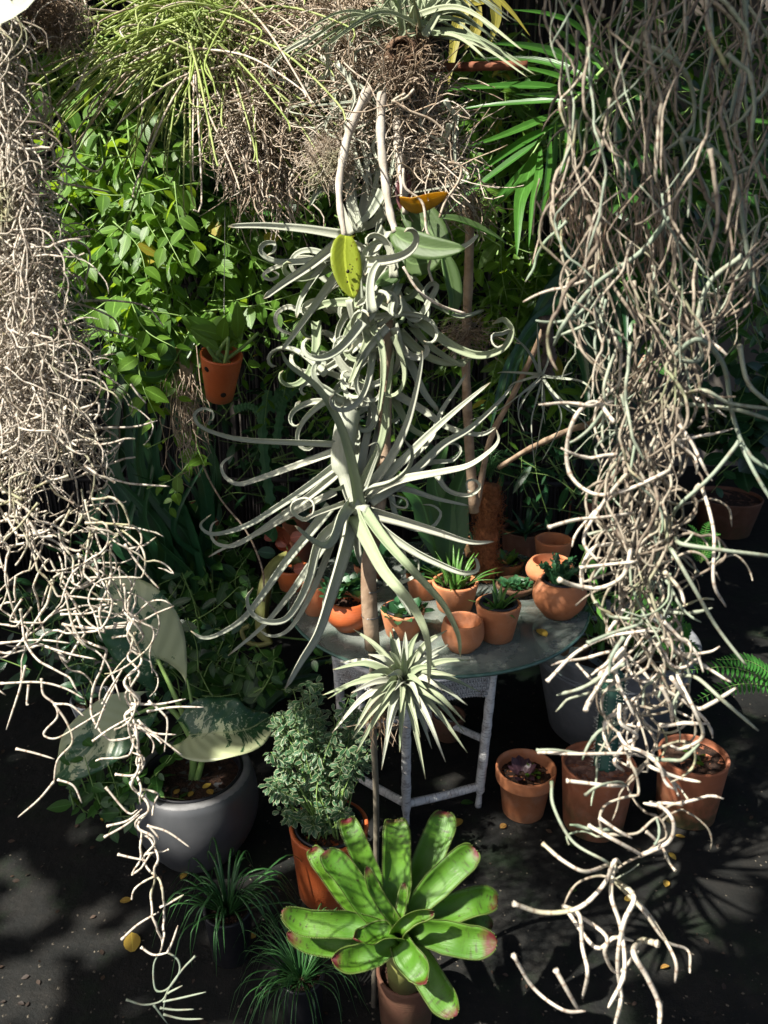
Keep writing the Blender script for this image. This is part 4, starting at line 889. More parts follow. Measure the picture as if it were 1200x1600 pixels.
S3 = [([(560, 350), (700, 470), (820, 560), (930, 600), (1030, 570), (1065, 500), (1030, 450), (985, 470)], 40, -.01, -.06), ([(1035, 570), (1060, 500), (1020, 510), (985, 515), (985, 550), (1010, 570), (1030, 555)], 20, -.04, -.08),
 ([(600, 500), (700, 590), (800, 630), (900, 615)], 40, .0, .02), ([(560, 480), (640, 640), (700, 760), (760, 835)], 44, .02, .05), ([(550, 440), (545, 600), (540, 760), (545, 940)], 50, -.0, .03), ([(600, 300), (560, 410), (590, 440), (612, 400), (600, 350)], 26, -.05, -.1),
 ([(650, 480), (720, 560), (850, 640), (880, 620)], 30, .03, .0), ([(580, 760), (700, 830), (800, 900), (930, 930), (1000, 900)], 30, .04, .03), ([(570, 780), (640, 900), (720, 940), (770, 940)], 30, .05, .08),
 ([(470, 800), (330, 800), (240, 795), (170, 815), (185, 790)], 34, .0, .0), ([(500, 460), (440, 600), (400, 700), (385, 715)], 34, -.04, -.08), ([(520, 520), (430, 620), (390, 740)], 30, -.03, -.06), ([(620, 330), (740, 390), (850, 440), (950, 415)], 26, .04, .08),
 ([(430, 880), (380, 850), (340, 800), (280, 740)], 22, .03, .0), ([(480, 480), (520, 560), (530, 680), (510, 850)], 30, -.06, -.08)]
for i, (L, w, a, b) in enumerate(S3): dleaf(root, Cc(L), w / 2.667 * 1.15, 1.36 + a, 1.36 + b, (silverg, silver)[i % 2], tip=.4, hint=(gs(.4), -1, .5))
def curl(x, y, ang, L, w, turn, d, root, mat):
    pts = [(x, y)]; k = 0; n = 16; a = ang
    for i in range(n):
        v = i / n; a += turn * (.04 + .75 * v ** 2.2); st = L / n * (1 - .45 * v); x += st * math.cos(a); y += st * math.sin(a); pts.append((x, y))
    dleaf(root, pts[::1], w, d, d + gs(.07), mat, tip=.4, hint=(gs(.5), -1, gs(.5)))
for i in range(40):
    x, y = 572 + gs(28), 500 + gs(52); an = math.pi * (.5 + U(-.2, 1.0)) if rnd.random() < .72 else U(-.3, 1.6)
    curl(x, y, an, U(110, 220), U(11, 18), rnd.choice((-1, 1)), 1.36 + gs(.05), root, rnd.choice((silver, silver, silverg)))
for i in range(16): curl(560 + gs(25), 610 + gs(15), math.pi + gs(.6), U(90, 170), U(9, 15), rnd.choice((-1, 1)), 1.37 + gs(.04), root, silver)

# small straight-leaved air plant low on the stake
c0 = P(629, 1064, 1.36)
root = thing('spiky_air_plant', 'small spiky silver green air plant below the stake in front of the wicker table', 'air plant', tuple(c0))
for i in range(52):
    a = i * 2.399; e = 1.25 - 1.9 * (i / 52); L = U(.105, .145) * (1.0 if i > 18 else .75); ax = Vector((.12, -.62, .77)).normalized()
    X = ax.cross(Vector((0, 0, 1))).normalized(); Y = ax.cross(X); o = X * math.cos(a) + Y * math.sin(a); d = o * math.cos(e) + ax * math.sin(e)
    m_ = c0 + d * L * .5; t_ = m_ + (d * .85 + Vector((0, 0, -.42)) + Vector((gs(.08), gs(.08), gs(.08)))) * L * .55
    q = catmull([tuple(c0 + d * .004), tuple(m_), tuple(t_)], 14); v = np.linspace(0, 1, 14); mb = MB()
    mb.prof(q, .0080 * (1 - v ** 1.4 * .93), LEAFP, tuple(ax + d * .1)); mb.build('leaf', (silver, silverg)[i % 3 > 0], root)
mb = MB(); mb.tube([tuple(P(584, 1105, 1.40)), tuple(P(600, 1090, 1.39)), tuple(c0)], [.008, .009, .010], 8); mb.build('stem', rodm, root)
mb = MB()
for i in range(40): p0 = P(592, 1105, 1.395); mb.tube(catmull([tuple(p0), tuple(p0 + Vector((gs(.015), gs(.015), -.02))), tuple(p0 + Vector((gs(.03), gs(.02), -.05 + gs(.02))))], 6), .0006, 3)
mb.build('roots', rootm, root, kind='stuff')

# thin grey air plant at right
c0 = P(845, 572, 1.6); D_ = ZZ
root = thing('wispy_air_plant', 'thin grey air plant with hair-like drooping leaves hung right of the upright branch', 'air plant', tuple(c0))
E = lambda L: ZZ(L, 800, 530, 3.0)
for L, w in [([(130, 170), (60, 160), (-40, 155), (-70, 160)], 16), ([(130, 170), (60, 190), (10, 205), (-20, 230)], 14), ([(130, 170), (110, 120), (70, 50), (10, -10), (-40, -60)], 18), ([(130, 165), (125, 90), (120, 0), (118, -80)], 16), ([(140, 170), (200, 180), (260, 165), (285, 155)], 14),
     ([(140, 175), (240, 185), (330, 200), (380, 250), (385, 320)], 14), ([(140, 180), (200, 260), (280, 330), (350, 360)], 16), ([(140, 180), (210, 290), (330, 380), (400, 475)], 14), ([(135, 180), (80, 230), (35, 270), (25, 340)], 14), ([(135, 185), (70, 260), (30, 350), (60, 440)], 12), ([(140, 190), (110, 300), (90, 400), (105, 600)], 10),
     ([(140, 190), (150, 300), (130, 430), (105, 560)], 12), ([(145, 190), (210, 290), (230, 380), (190, 480), (135, 580)], 10), ([(140, 190), (140, 300), (155, 400)], 10), ([(130, 180), (60, 240), (-60, 330), (-200, 380)], 8), ([(140, 185), (250, 300), (330, 330), (345, 450)], 8), ([(140, 170), (170, 90), (160, 10)], 12)]:
    dleaf(root, E(L), w / 3.0 * 1.05, 1.6, 1.6 + gs(.08), silver, tip=.25)
stick('lichen_twig', 'dark rough twig stub above the wispy grey air plant', [(855, 590), (858, 540), (852, 495)], 1.73, 1.73, .013, .016, plainmat('dark_bark', (.05, .035, .03), (.14, .11, .09), 60, .9, 1.0), knob=.002)

# ---------------------------------------------------------------- spotted orchid on the upper stake
root = thing('orchid', 'orchid with long canes and spotted yellow green leaves tied to the top of the stake', 'orchid', tuple(P(600, 150, 1.34)))
def cane(L, w0, w1, d0, d1, mat=barkg): mb = MB(); q = pxpath(L, d0, d1, 30); mb.tube(q, np.linspace(w0, w1, 30) / 2 / FPX * 1.33 * np.array([1 + .12 * math.sin(i * 1.1) for i in range(30)]), 10); mb.build('cane', mat, root)
cane(B_([(530, 420), (450, 580), (400, 780), (390, 930), (415, 1110)]), 17, 9, 1.33, 1.29); cane(B_([(590, 440), (585, 620), (600, 800), (625, 980), (655, 1090)]), 15, 11, 1.30, 1.27)
cane(B_([(660, 560), (665, 700), (680, 800), (700, 1000)]), 14, 10, 1.36, 1.33)
def oleaf(pts, hw, mat, d0, d1, hint, fold=.25):
    q = [P(x, y, d0 + (d1 - d0) * i / (len(pts) - 1)) for i, (x, y) in enumerate(pts)]
    P_ = catmull([tuple(p) for p in q], 16); t, N, B = frames(P_, hint); V = np.zeros((16, 7, 3)); UVc = np.zeros((16, 7, 2)); w = hw / FPX * d0
    for i in range(16):
        v = i / 15; ww = w * (math.sin(math.pi * min(1, v * .96 + .04) ** .85) ** .65 + .03)
        for j in range(7): u = -1 + j / 3; V[i, j] = P_[i] + B[i] * u * ww + N[i] * fold * abs(u) * ww; UVc[i, j] = (u * .5 + .5, v)
    mb = MB(); mb.grid(V, UVc); o = mb.build('leaf', mat, root); md = o.modifiers.new('thick', 'SOLIDIFY'); md.thickness = .0012; return o
LF1 = oleaf(B_([(420, 1105), (415, 1200), (430, 1310), (458, 1400)]), 24, orch_m, 1.28, 1.27, (.3, -1, .1)); oleaf(B_([(640, 1085), (700, 1130), (830, 1165), (980, 1165)]), 19, orchd_m, 1.27, 1.22, (0, -1, -.1), .2)
dsp = plainmat('leaf_blemish', (.01, .006, .003), (.02, .012, .006), 40)
for x, y, r_ in ((431, 1272, 9), (450, 1262, 4), (453, 1250, 3), (428, 1322, 5), (440, 1240, 3), (445, 1278, 3), (425, 1300, 2)):
    mb = MB(); c_ = P(400 + x / 3, y / 3, 1.262); a_ = np.linspace(0, 6.2832, 11)[:-1]; rr_ = np.array([U(.7, 1.2) for _ in a_]) * r_ / 3 / FPX * 1.27
    V = np.stack([np.stack([c_.x + rr_ * np.cos(a_), np.full(10, c_.y + dz), c_.z + rr_ * np.sin(a_)], -1) for dz in (0, .004)]); mb.grid(V, np.zeros((2, 10, 2)), True, True); mb.build('blemish', dsp, LF1)
oleaf(B_([(880, 1190), (905, 1290), (925, 1400), (910, 1480)]), 15, orchd_m, 1.31, 1.30, (.6, -1, 0), .5); oleaf(B_([(870, 1020), (960, 1040), (1070, 1085), (1175, 1140)]), 12, orchd_m, 1.32, 1.36, (0, -.5, 1), .4)
oleaf(B_([(675, 935), (740, 955), (830, 930), (900, 905)]), 15, orchy_m, 1.30, 1.28, (0, -.7, -.7), .3); oleaf(B_([(700, 960), (780, 1040), (850, 1130), (880, 1200)]), 26, orchd_m, 1.34, 1.33, (0, -1, .2)); oleaf(B_([(660, 1150), (720, 1230), (800, 1230), (870, 1190)]), 20, orchd_m, 1.33, 1.33, (0, -1, .4))
oleaf(B_([(680, 1180), (660, 1270), (600, 1320), (560, 1330)]), 12, orchd_m, 1.30, 1.28, (0, -1, .4)); oleaf(B_([(700, 1000), (690, 900), (695, 820), (700, 790)]), 12, leafmat('maroon_leaf', (.10, .03, .03), (.14, .05, .05), tf=.2), 1.35, 1.35, (0, -1, .2))
for L in ([(690, 790), (700, 880), (780, 950), (800, 1080), (830, 1130)], [(900, 760), (960, 780), (950, 850), (890, 940), (860, 1020)], [(690, 1250), (760, 1360), (860, 1430), (980, 1470)], [(820, 1210), (810, 1260), (828, 1320)], [(640, 470), (720, 520), (820, 560), (890, 620)], [(700, 440), (660, 460), (640, 480), (700, 460), (740, 420)]):
    mb = MB(); mb.tube(pxpath(B_(L), 1.27, 1.29, 20), .0022, 6); mb.build('root', rootp, root)

# ---------------------------------------------------------------- top bits: nest plant, root masses, needle tuft
root = thing('nest_air_plant', 'dull green air plant with narrow arching leaves over a hollow bark nest at the top', 'air plant', tuple(P(645, 70, 1.34)))
for i in range(60):
    a = U(-math.pi, 0) if i < 46 else U(-3.4, .4); L = U(90, 230); x0, y0 = 650 + gs(14), 45 + gs(10); dx = math.cos(a); dy = math.sin(a)
    dleaf(root, [(x0, y0), (x0 + dx * L * .5, y0 + dy * L * .45), (x0 + dx * L, y0 + dy * L * .45 + L * .25 * abs(dx) + U(0, 20))], U(8, 13), 1.34 + gs(.02), 1.34 + gs(.09), silverg, tip=.15)
mb = MB(); c_ = P(628, 92, 1.34); prof = [(.010, -.038), (.024, -.030), (.031, -.010), (.031, .012), (.024, .030), (.018, .036), (.015, .034), (.020, .018), (.020, -.008), (.010, -.022)]
mb.lathe((0, 0, 0), prof, 24, .08); o = mb.build('bark_nest', plainmat('nest_bark', (.05, .03, .02), (.20, .12, .07), 60, .95, 1.0, 200, bd=.006), None); o.parent = root; o.matrix_basis = Matrix.Translation(c_ - off(root)) @ Matrix.Rotation(math.radians(75), 4, 'X')
def fuzz(root, name, blobs, n, L, r, mat, sides=3, droop=.3, wig=.5, seg=7):
    mb = MB()
    for i in range(n):
        bx, by, d, rx, ry, rd = blobs[i % len(blobs)]; x, y = bx + gs(rx * .55), by + gs(ry * .55); p = P(x, y, d + gs(rd * .5))
        dr = Vector((gs(1), gs(.8), gs(1) - droop)).normalized(); pts = [tuple(p)]; l = L * U(.5, 1.3) / 4
        for k in range(4): dr = (dr + Vector((gs(wig), gs(wig), gs(wig) - droop * .3))).normalized(); p = p + dr * l; pts.append(tuple(p))
        mb.tube(catmull(pts, seg), np.linspace(r, r * .6, seg), sides, cap=False)
    return mb.build(name, mat, root, kind='stuff')
fuzz(root, 'nest_fibres', [(612, 100, 1.32, 16, 30, .02), (655, 95, 1.32, 14, 30, .02), (632, 122, 1.32, 26, 12, .02), (650, 62, 1.34, 24, 18, .02)], 420, .05, .0011, rootm, droop=.1)
root = thing('root_clump', 'hanging clump of tangled brown and grey roots at the top left of centre', 'root clump', tuple(P(400, 40, 1.45)))
fuzz(root, 'fine_roots', [(395, 60, 1.47, 45, 60, .06), (405, 150, 1.46, 50, 60, .06), (415, 230, 1.46, 38, 50, .05)], 900, .10, .0011, rootm, droop=.3)
fuzz(root, 'pale_roots', [(400, 130, 1.43, 50, 100, .05), (385, 200, 1.43, 40, 60, .04), (430, 250, 1.44, 32, 40, .04)], 480, .11, .0014, rootp, droop=.4)
for i in range(26):
    x = U(350, 480); y = U(180, 260); mb = MB(); mb.tube(pxpath([(x, y), (x + gs(10), y + 35), (x + gs(14), y + 60 + U(0, 20)), (x + gs(20), y + 80 + U(0, 30))], 1.43 + gs(.03), None, 12), np.linspace(.0022, .0010, 12), 5); mb.build('root', rnd.choice((rootm, rootp)), root)
root = thing('root_mass', 'pale tangled roots and dry leaves wrapped round the top of the stake', 'root mass', tuple(P(600, 120, 1.38)))
fuzz(root, 'fine_roots', [(555, 60, 1.40, 34, 60, .06), (565, 150, 1.38, 26, 60, .05), (655, 190, 1.38, 42, 46, .05), (685, 265, 1.39, 34, 40, .05), (630, 240, 1.40, 30, 60, .04), (500, 25, 1.42, 40, 26, .06)], 1150, .11, .0014, rootp, droop=.35)
fuzz(root, 'brown_roots', [(560, 40, 1.42, 45, 60, .05), (660, 220, 1.42, 45, 60, .05), (640, 140, 1.42, 40, 30, .05)], 480, .10, .0013, rootm)
for i in range(34):
    x, y = (U(500, 620), U(-10, 120)) if i < 20 else (U(590, 720), U(120, 200)); mb = MB(); l = U(60, 150)
    dleaf(root, [(x, y), (x + gs(20), y + l * .4), (x + gs(35), y + l * .8), (x + gs(50), y + l)], U(5, 9), 1.37 + gs(.04), 1.37 + gs(.04), silver, name='dry_leaf')
for i in range(22):
    x = U(525, 640); y = U(110, 200); e = U(250, 350); dleaf(root, [(x, y), (x + gs(8), (y + e) / 2), (x * .5 + 295 + gs(10), e)], U(8, 16), 1.38 + gs(.02), 1.36 + gs(.02), silver, name='dry_leaf')
root = thing('grey_moss_tuft', 'small round tuft of pale grey threads left of the canes', 'air plant', tuple(P(515, 250, 1.36)))
fuzz(root, 'threads', [(515, 250, 1.36, 26, 30, .03)], 700, .05, .0007, rootp, droop=0)
root = thing('needle_leaf_plant', 'bright green hanging plant of long needle leaves at the top left', 'air plant', tuple(P(300, 60, 1.45)))
for i in range(190):
    x0, y0 = 310 + gs(42), 45 + gs(38); a = U(.9, 3.9) if rnd.random() < .85 else U(-.5, 1); L = U(110, 275); 
    if x0 < 280 and rnd.random() < .3: L *= 1.2
    x1, y1 = x0 + math.cos(a) * L * .5, y0 + math.sin(a) * L * .4; x2, y2 = x0 + math.cos(a) * L * .95, y0 + math.sin(a) * L * .7 + L * .22
    q = pxpath([(x0, y0), (x1, y1), (x2, y2), (x2 + gs(12) + math.cos(a) * 6, y2 + U(5, 30))], 1.45 + gs(.04), 1.45 + gs(.12), 16); mb = MB(); mb.tube(q, np.linspace(.0024, .0012, 16), 5); mb.build('leaf', needle if rnd.random() < .8 else rootp, root)
fuzz(root, 'inner_leaves', [(310, 30, 1.46, 50, 35, .06)], 220, .12, .0015, needle, droop=.1, wig=.25)
# dark root knot hanging upper left
root = thing('root_knot', 'dark knot of dry rootlets in the top left corner', 'root clump', tuple(P(85, 20, 1.2)))
fuzz(root, 'fine_roots', [(90, 30, 1.2, 26, 30, .03), (75, 10, 1.2, 30, 20, .03)], 1100, .05, .0007, rootm, droop=.2)
root = thing('corner_leaf', 'broad pale leaf catching full sun in the top left corner', 'leaf', tuple(P(30, 10, .95)))
q = [P(-60, 20, .95), P(-10, 30, .93), P(30, 20, .92), P(62, -10, .93)]
P_ = catmull([tuple(p) for p in q], 14); t, N, B = frames(P_, (-.5, -.4, .8)); V = np.zeros((14, 7, 3)); UVc = np.zeros((14, 7, 2))
for i in range(14):
    for j in range(7): u = -1 + j / 3; v = i / 13; V[i, j] = P_[i] + B[i] * u * .035 * (math.sin(math.pi * (v * .9 + .08)) ** .6) + N[i] * .008 * abs(u); UVc[i, j] = (u * .5 + .5, v)
mb = MB(); mb.grid(V, UVc); mb.build('blade', silver, root)
# yellowed hanging leaves near the top right of the stake
root = thing('yellowed_plant', 'drooping yellow green leaves above the red stick', 'plant', tuple(P(760, 0, 1.75)))
def strapleaf(root, pts, hw, mat, d0, d1, hint=(0, -1, .3), name='leaf', n=18, fold=.3):
    q = [P(x, y, d0 + (d1 - d0) * i / (len(pts) - 1)) for i, (x, y) in enumerate(pts)]
    P_ = catmull([tuple(p) for p in q], n); t, N, B = frames(P_, hint); V = np.zeros((n, 5, 3)); UVc = np.zeros((n, 5, 2)); w = hw / FPX * (d0 + d1) / 2
    for i in range(n):
        v = i / (n - 1); ww = w * (min(1, .25 + v * 3) * (1 - max(0, v - .35) / .65) ** .75 + .02)
        for j in range(5): u = -1 + j / 2; V[i, j] = P_[i] + B[i] * u * ww + N[i] * fold * abs(u) * ww; UVc[i, j] = (u * .5 + .5, v)
    mb = MB(); mb.grid(V, UVc); return mb.build(name, mat, root)
for L, hw in (([(735, -10), (718, 30), (708, 80), (700, 138)], 11), ([(750, 10), (742, 50), (726, 78)], 9), ([(770, -10), (775, 30), (765, 70)], 9), ([(715, 0), (740, 40), (760, 72)], 4), ([(760, -20), (800, 20), (828, 56)], 4), ([(690, -20), (740, 5), (800, -15)], 5)): strapleaf(root, L, hw, yel_m, 1.72, 1.75)
mb = MB(); mb.tube(pxpath([(700, -60), (760, -20), (800, -40)], 1.76), .006, 6); mb.build('stem', gst, root)

# ---------------------------------------------------------------- palm frond at right
root = thing('palm_frond', 'bright green palm frond with long leaflets reaching left behind the hanging stems', 'palm', tuple(P(1000, 60, 1.95)))
mb = MB(); mb.tube(pxpath([(1010, 40), (960, 90), (910, 143), (860, 197), (833, 240), (800, 290)], 1.95, 2.0, 24), np.linspace(.006, .002, 24), 7); mb.build('midrib', gst, root)
K = lambda L: ZZ(L, 500, 0, 2.6667)
PL = [([(1160, 330), (1000, 230), (850, 190), (700, 180)], 20), ([(1150, 350), (980, 270), (800, 245), (620, 250)], 20), ([(1120, 370), (960, 310), (800, 270)], 18), ([(1090, 390), (900, 360), (650, 365), (470, 385)], 20), ([(1070, 385), (950, 395), (810, 392)], 12), ([(1045, 420), (900, 425), (700, 440), (560, 460)], 17), ([(1010, 460), (850, 530), (720, 580), (600, 615)], 18), ([(980, 520), (850, 590), (700, 690), (580, 780)], 20), ([(940, 570), (800, 670), (640, 790), (520, 900)], 19), ([(905, 640), (850, 720), (780, 800), (705, 890)], 20),
      ([(895, 640), (860, 760), (830, 860), (820, 1070)], 34), ([(920, 610), (910, 740), (885, 850), (870, 1030)], 16), ([(960, 540), (950, 700), (930, 850), (905, 980)], 15), ([(985, 500), (975, 650), (960, 780), (940, 900)], 14), ([(1040, 480), (1030, 600), (1010, 720)], 14), ([(1180, 300), (1060, 180), (930, 110), (760, 100)], 18), ([(1190, 280), (1080, 120), (950, 60), (800, 40)], 16), ([(880, 660), (800, 760), (720, 850), (640, 1000)], 12), ([(1060, 450), (1080, 560), (1060, 700)], 16), ([(1200, 260), (1120, 80), (1000, 0), (880, -40)], 16)]
for i, (L, w) in enumerate(PL): strapleaf(root, K(L), w / 2.667 * 1.05, palm_m, 1.98 + gs(.02), 1.98 + gs(.12), hint=(gs(.3), -.9, .6 + gs(.3)), name='leaflet')
root = thing('palm_frond', 'dark drooping palm frond in shade below the bright one', 'palm', tuple(P(960, 300, 2.6)))
mb = MB(); mb.tube(pxpath([(1010, 230), (930, 300), (880, 400), (860, 520)], 2.6, 2.7, 20), .005, 6); mb.build('midrib', gst, root)
for i in range(26):
    v = i / 25; x = 985 - 125 * v; y = 260 + 240 * v; s = -1 if i % 2 else 1; strapleaf(root, [(x, y), (x + s * 55 - 10, y + 70), (x + s * 75 - 20, y + 170 + gs(10))], 9, dark_m, 2.62, 2.65 + gs(.1), name='leaflet', n=10)
# ---------------------------------------------------------------- hanging jointed-stem curtains
def walk(x, y, d, ang, steps, st, envL, envR, curv=.16, kink=.6, steer=.25, dn=.05, jn=4, dj=.004):
    pts = [(x, y, d)]; k = gs(curv * .6)
    for i in range(steps):
        if i % jn == jn - 1: ang += gs(kink); k = gs(curv)
        ang += k; ang -= dn * ang                              # 0 = straight down, hanging pulls it back
        if x < envL(y): ang += steer * .8 if ang < .8 else 0
        if x > envR(y): ang -= steer if ang > -.8 else 0
        x += math.sin(ang) * st; y += math.cos(ang) * st; d += gs(dj); pts.append((x, y, d))
    return pts
def strand(root, pts, r, mat, name='stem', mb=None, sides=5, taper=.75, per=2, node=.32):
    n = max(6, int((len(pts) - 1) * per + 1)); Q = catmull(pts, n); q = np.array([tuple(P(*Q[i])) for i in range(n)])
    rr = r * np.linspace(1, taper, n) * (1 + node * (np.arange(n) % (4 * per) == 0)); rr[-3:] *= np.array([.9, .75, .45])
    own = mb is None; mb = mb or MB(); mb.tube(q, rr, sides, cap=own)
    return mb.build(name, mat, root) if own else None
def lin(tab): xs = [a for a, b in tab]; ys = [b for a, b in tab]; return lambda y: float(np.interp(y, xs, ys))
class Curtain:
    def __init__(s, root, mats, maxp): s.root = root; s.mats = mats; s.S = []; s.maxp = maxp
    def add(s, pts, r, m=None, taper=.75, force=False, per=2): s.S.append((pts, r, m or rnd.choice(s.mats), taper, force, per))
    def done(s, tangle='tangled_stems'):
        def show(e):
            p = e[0]; on = [q for q in p if -10 < q[0] < 1210 and -10 < q[1] < 1610]
            return (1e6 if e[4] else 0) + len(on) * e[1] / p[0][2] ** 3
        s.S.sort(key=show, reverse=True); rest = {}
        for i, (pts, r, m, tp, fc, per) in enumerate(s.S):
            if i < s.maxp: strand(s.root, pts, r, m, taper=tp, per=per)
            else: rest.setdefault(m.name, (m, FastT()))[1].add(pts, r, tp, per)
        for nme, (m, f) in rest.items(): f.mb.build(tangle, m, s.root, kind='stuff')
class FastT:
    def __init__(s): s.mb = MB(); s.n = 0
    def add(s, pts, r, tp, per):
        n = max(6, int((len(pts) - 1) * per + 1)); Q = catmull(pts, n); q = np.array([tuple(P(*Q[i])) for i in range(n)])
        rr = r * np.linspace(1, tp, n) * (1 + .35 * (np.arange(n) % 4 == 0)); t, N, B = frames(q, (.3, -1, .2)); k = 4; a = np.linspace(0, 6.2832, k, endpoint=False)
        V = q[:, None, :] + rr[:, None, None] * (np.cos(a)[None, :, None] * B[:, None, :] + np.sin(a)[None, :, None] * N[:, None, :])
        L = np.concatenate([[0], np.cumsum(np.linalg.norm(np.diff(q, axis=0), axis=1))]); UV = np.stack([np.broadcast_to(a / 6.28, (n, k)), np.broadcast_to(L[:, None], (n, k))], -1)
        s.mb.v.append(V.reshape(-1, 3)); s.mb.uv.append(UV.reshape(-1, 2)); b = s.n
        for i in range(n - 1):
            for j in range(k): j2 = (j + 1) % k; s.mb.f.append((b + i * k + j, b + i * k + j2, b + (i + 1) * k + j2, b + (i + 1) * k + j))
        s.n += n * k

# left curtain
root = thing('hanging_stem_cactus', 'dense sunlit curtain of pale jointed stems hanging down the left edge', 'hanging cactus', tuple(P(40, -120, 1.2)))
C1 = Curtain(root, [rhip, rhip, rhip, rhipr], 300)
eR = lin([(-200, -5), (0, -15), (60, -12), (110, 0), (200, 22), (300, 44), (400, 62), (500, 84), (600, 118), (680, 140), (780, 146), (850, 135), (950, 150), (1050, 225), (1150, 235), (1600, 250)])
eL = lin([(-200, -80), (700, -80), (950, -40), (1050, -10), (1150, 195), (1600, 230)])
for i in range(2300):
    y = U(-180, 1.0) if rnd.random() < .3 else U(0, 640); x = U(-60, eR(y)); far = rnd.random()
    C1.add(walk(x, y, 1.2 + (far - .5) * .30, gs(.5), rnd.randint(10, 22), U(9, 13), eL, eR, kink=.85, curv=.10), U(.0008, .0014) * (1 if far < .7 else .9), taper=.8, per=1.2)
for i in range(320):                                       # short cross twigs of the tangle
    y = U(150, 860); x = U(-20, eR(y)); C1.add(walk(x, y, 1.1 + U(-.05, .2), U(-2.3, 2.3), rnd.randint(5, 10), 10, eL, lambda q: eR(q) + 20, kink=.7, dn=.0), U(.0013, .0020), taper=.8, per=1.2)
for i in range(34):                                        # looser lower stems
    y = U(760, 960); x = U(-10, 200); C1.add(walk(x, y, 1.15 + gs(.05), gs(.6), rnd.randint(12, 24), 13, eL, lin([(700, 190), (1000, 240), (1300, 210)]), kink=.8, curv=.2, steer=.3), U(.0014, .0021), rhip)
for i in range(44):                                        # twigs sticking out of the edge
    y = U(150, 1000); x = eR(y) - 10; C1.add(walk(x, y, 1.15 + gs(.04), U(.7, 2.0), rnd.randint(4, 9), 9, lambda q: -999, lambda q: 9999, kink=.3, curv=.08, dn=.02), U(.0012, .0018), rhip, force=False, per=2)
for L in [[(150, 668), (185, 668), (215, 666), (246, 657)], [(160, 715), (178, 702), (196, 684)], [(165, 745), (200, 755), (235, 758), (265, 760)], [(205, 600), (215, 615), (228, 630)], [(140, 570), (170, 590), (196, 608)], [(195, 850), (215, 880), (235, 905), (249, 920)], [(200, 858), (225, 852), (244, 839)],
          [(95, 960), (140, 958), (178, 945)], [(97, 975), (140, 982), (200, 980)], [(100, 975), (118, 995), (132, 1010)], [(70, 1010), (110, 1022), (150, 1030)], [(178, 975), (220, 970), (245, 958), (272, 947)], [(125, 978), (150, 982), (180, 978), (200, 978)], [(0, 1005), (60, 1000), (110, 1005)],
          [(65, 1060), (68, 1085), (85, 1100), (90, 1120), (72, 1140), (70, 1150), (90, 1153), (130, 1130), (165, 1108)], [(85, 1100), (110, 1102), (132, 1120)], [(85, 1100), (105, 1130), (113, 1160), (90, 1188), (84, 1225)], [(25, 1170), (55, 1177), (85, 1186)], [(84, 1222), (60, 1250), (28, 1277)], [(90, 1218), (115, 1228), (128, 1255)],
          [(40, 1040), (30, 1080), (10, 1140)], [(0, 1068), (60, 1066), (100, 1075), (132, 1092)], [(45, 1070), (42, 1100), (45, 1100)], [(165, 1230), (200, 1270), (215, 1265)], [(163, 1308), (195, 1290), (218, 1272)], [(167, 1291), (200, 1282), (222, 1264)], [(230, 1290), (262, 1300), (298, 1325)], [(232, 1290), (245, 1305), (249, 1312)],
          [(184, 1335), (205, 1340), (230, 1345)], [(250, 1418), (270, 1408), (287, 1398)], [(190, 1468), (215, 1445), (248, 1425)], [(262, 1488), (270, 1470), (278, 1446)], [(220, 1480), (240, 1492), (265, 1488)],
          [(205, 1100), (250, 1100), (290, 1092)], [(230, 1112), (270, 1105), (318, 1105)], [(232, 1095), (255, 1115), (262, 1130), (257, 1175)], [(215, 1125), (245, 1150), (285, 1180)], [(218, 1130), (240, 1145), (275, 1148)], [(180, 1210), (205, 1212), (220, 1205), (225, 1185), (205, 1175)], [(145, 1158), (170, 1140), (205, 1120)], [(150, 1138), (165, 1100), (185, 1060)], [(160, 1100), (170, 1080), (195, 1040)]]:
    C1.add([(x, y, 1.15) for x, y in L], .0018, rhip, force=True, per=6)
ax = lin([(930, 205), (990, 212), (1050, 208), (1100, 205), (1150, 208), (1200, 212), (1250, 222), (1300, 228), (1350, 238), (1400, 244), (1450, 246), (1490, 250)])
for k in range(5):
    y0, y1 = [(930, 1130), (960, 1260), (930, 1200), (1130, 1490), (1180, 1490), (1150, 1420), (1000, 1300)][k]; pts = []
    y = y0; ph = U(0, 6.28)
    while y < y1: am = 9 + 4 * math.sin(y * .013 + k); pts.append((ax(y) + am * math.sin(ph + (y - y0) / (13 + 2 * math.sin(y * .02 + k))) + gs(1.5), y, 1.15 + .01 * math.cos(ph + y / 14))); y += 11
    C1.add(pts, .0018, rhip, force=True, per=2, taper=.9)
for k in range(12):
    y = U(930, 1400); C1.add(walk(ax(y) + gs(5), y, 1.15 + gs(.005), gs(1.2), rnd.randint(4, 9), 9, lambda q: ax(q) - 30, lambda q: ax(q) + 30, kink=.6), .0016, rhip)
for L in [[(262, 1488), (278, 1500), (280, 1520), (262, 1545), (245, 1548), (240, 1530), (241, 1505), (250, 1488)], [(305, 1494), (285, 1515), (262, 1548), (255, 1580)], [(197, 1562), (225, 1570), (252, 1564), (262, 1548)], [(255, 1565), (280, 1560), (322, 1550)], [(250, 1575), (275, 1578), (303, 1577)], [(255, 1585), (285, 1592), (318, 1592)], [(240, 1570), (262, 1600)], [(262, 1552), (285, 1540)]]:
    C1.add([(x, y, 1.16) for x, y in L], .0016, rhipg, force=True, per=6)
C1.done()
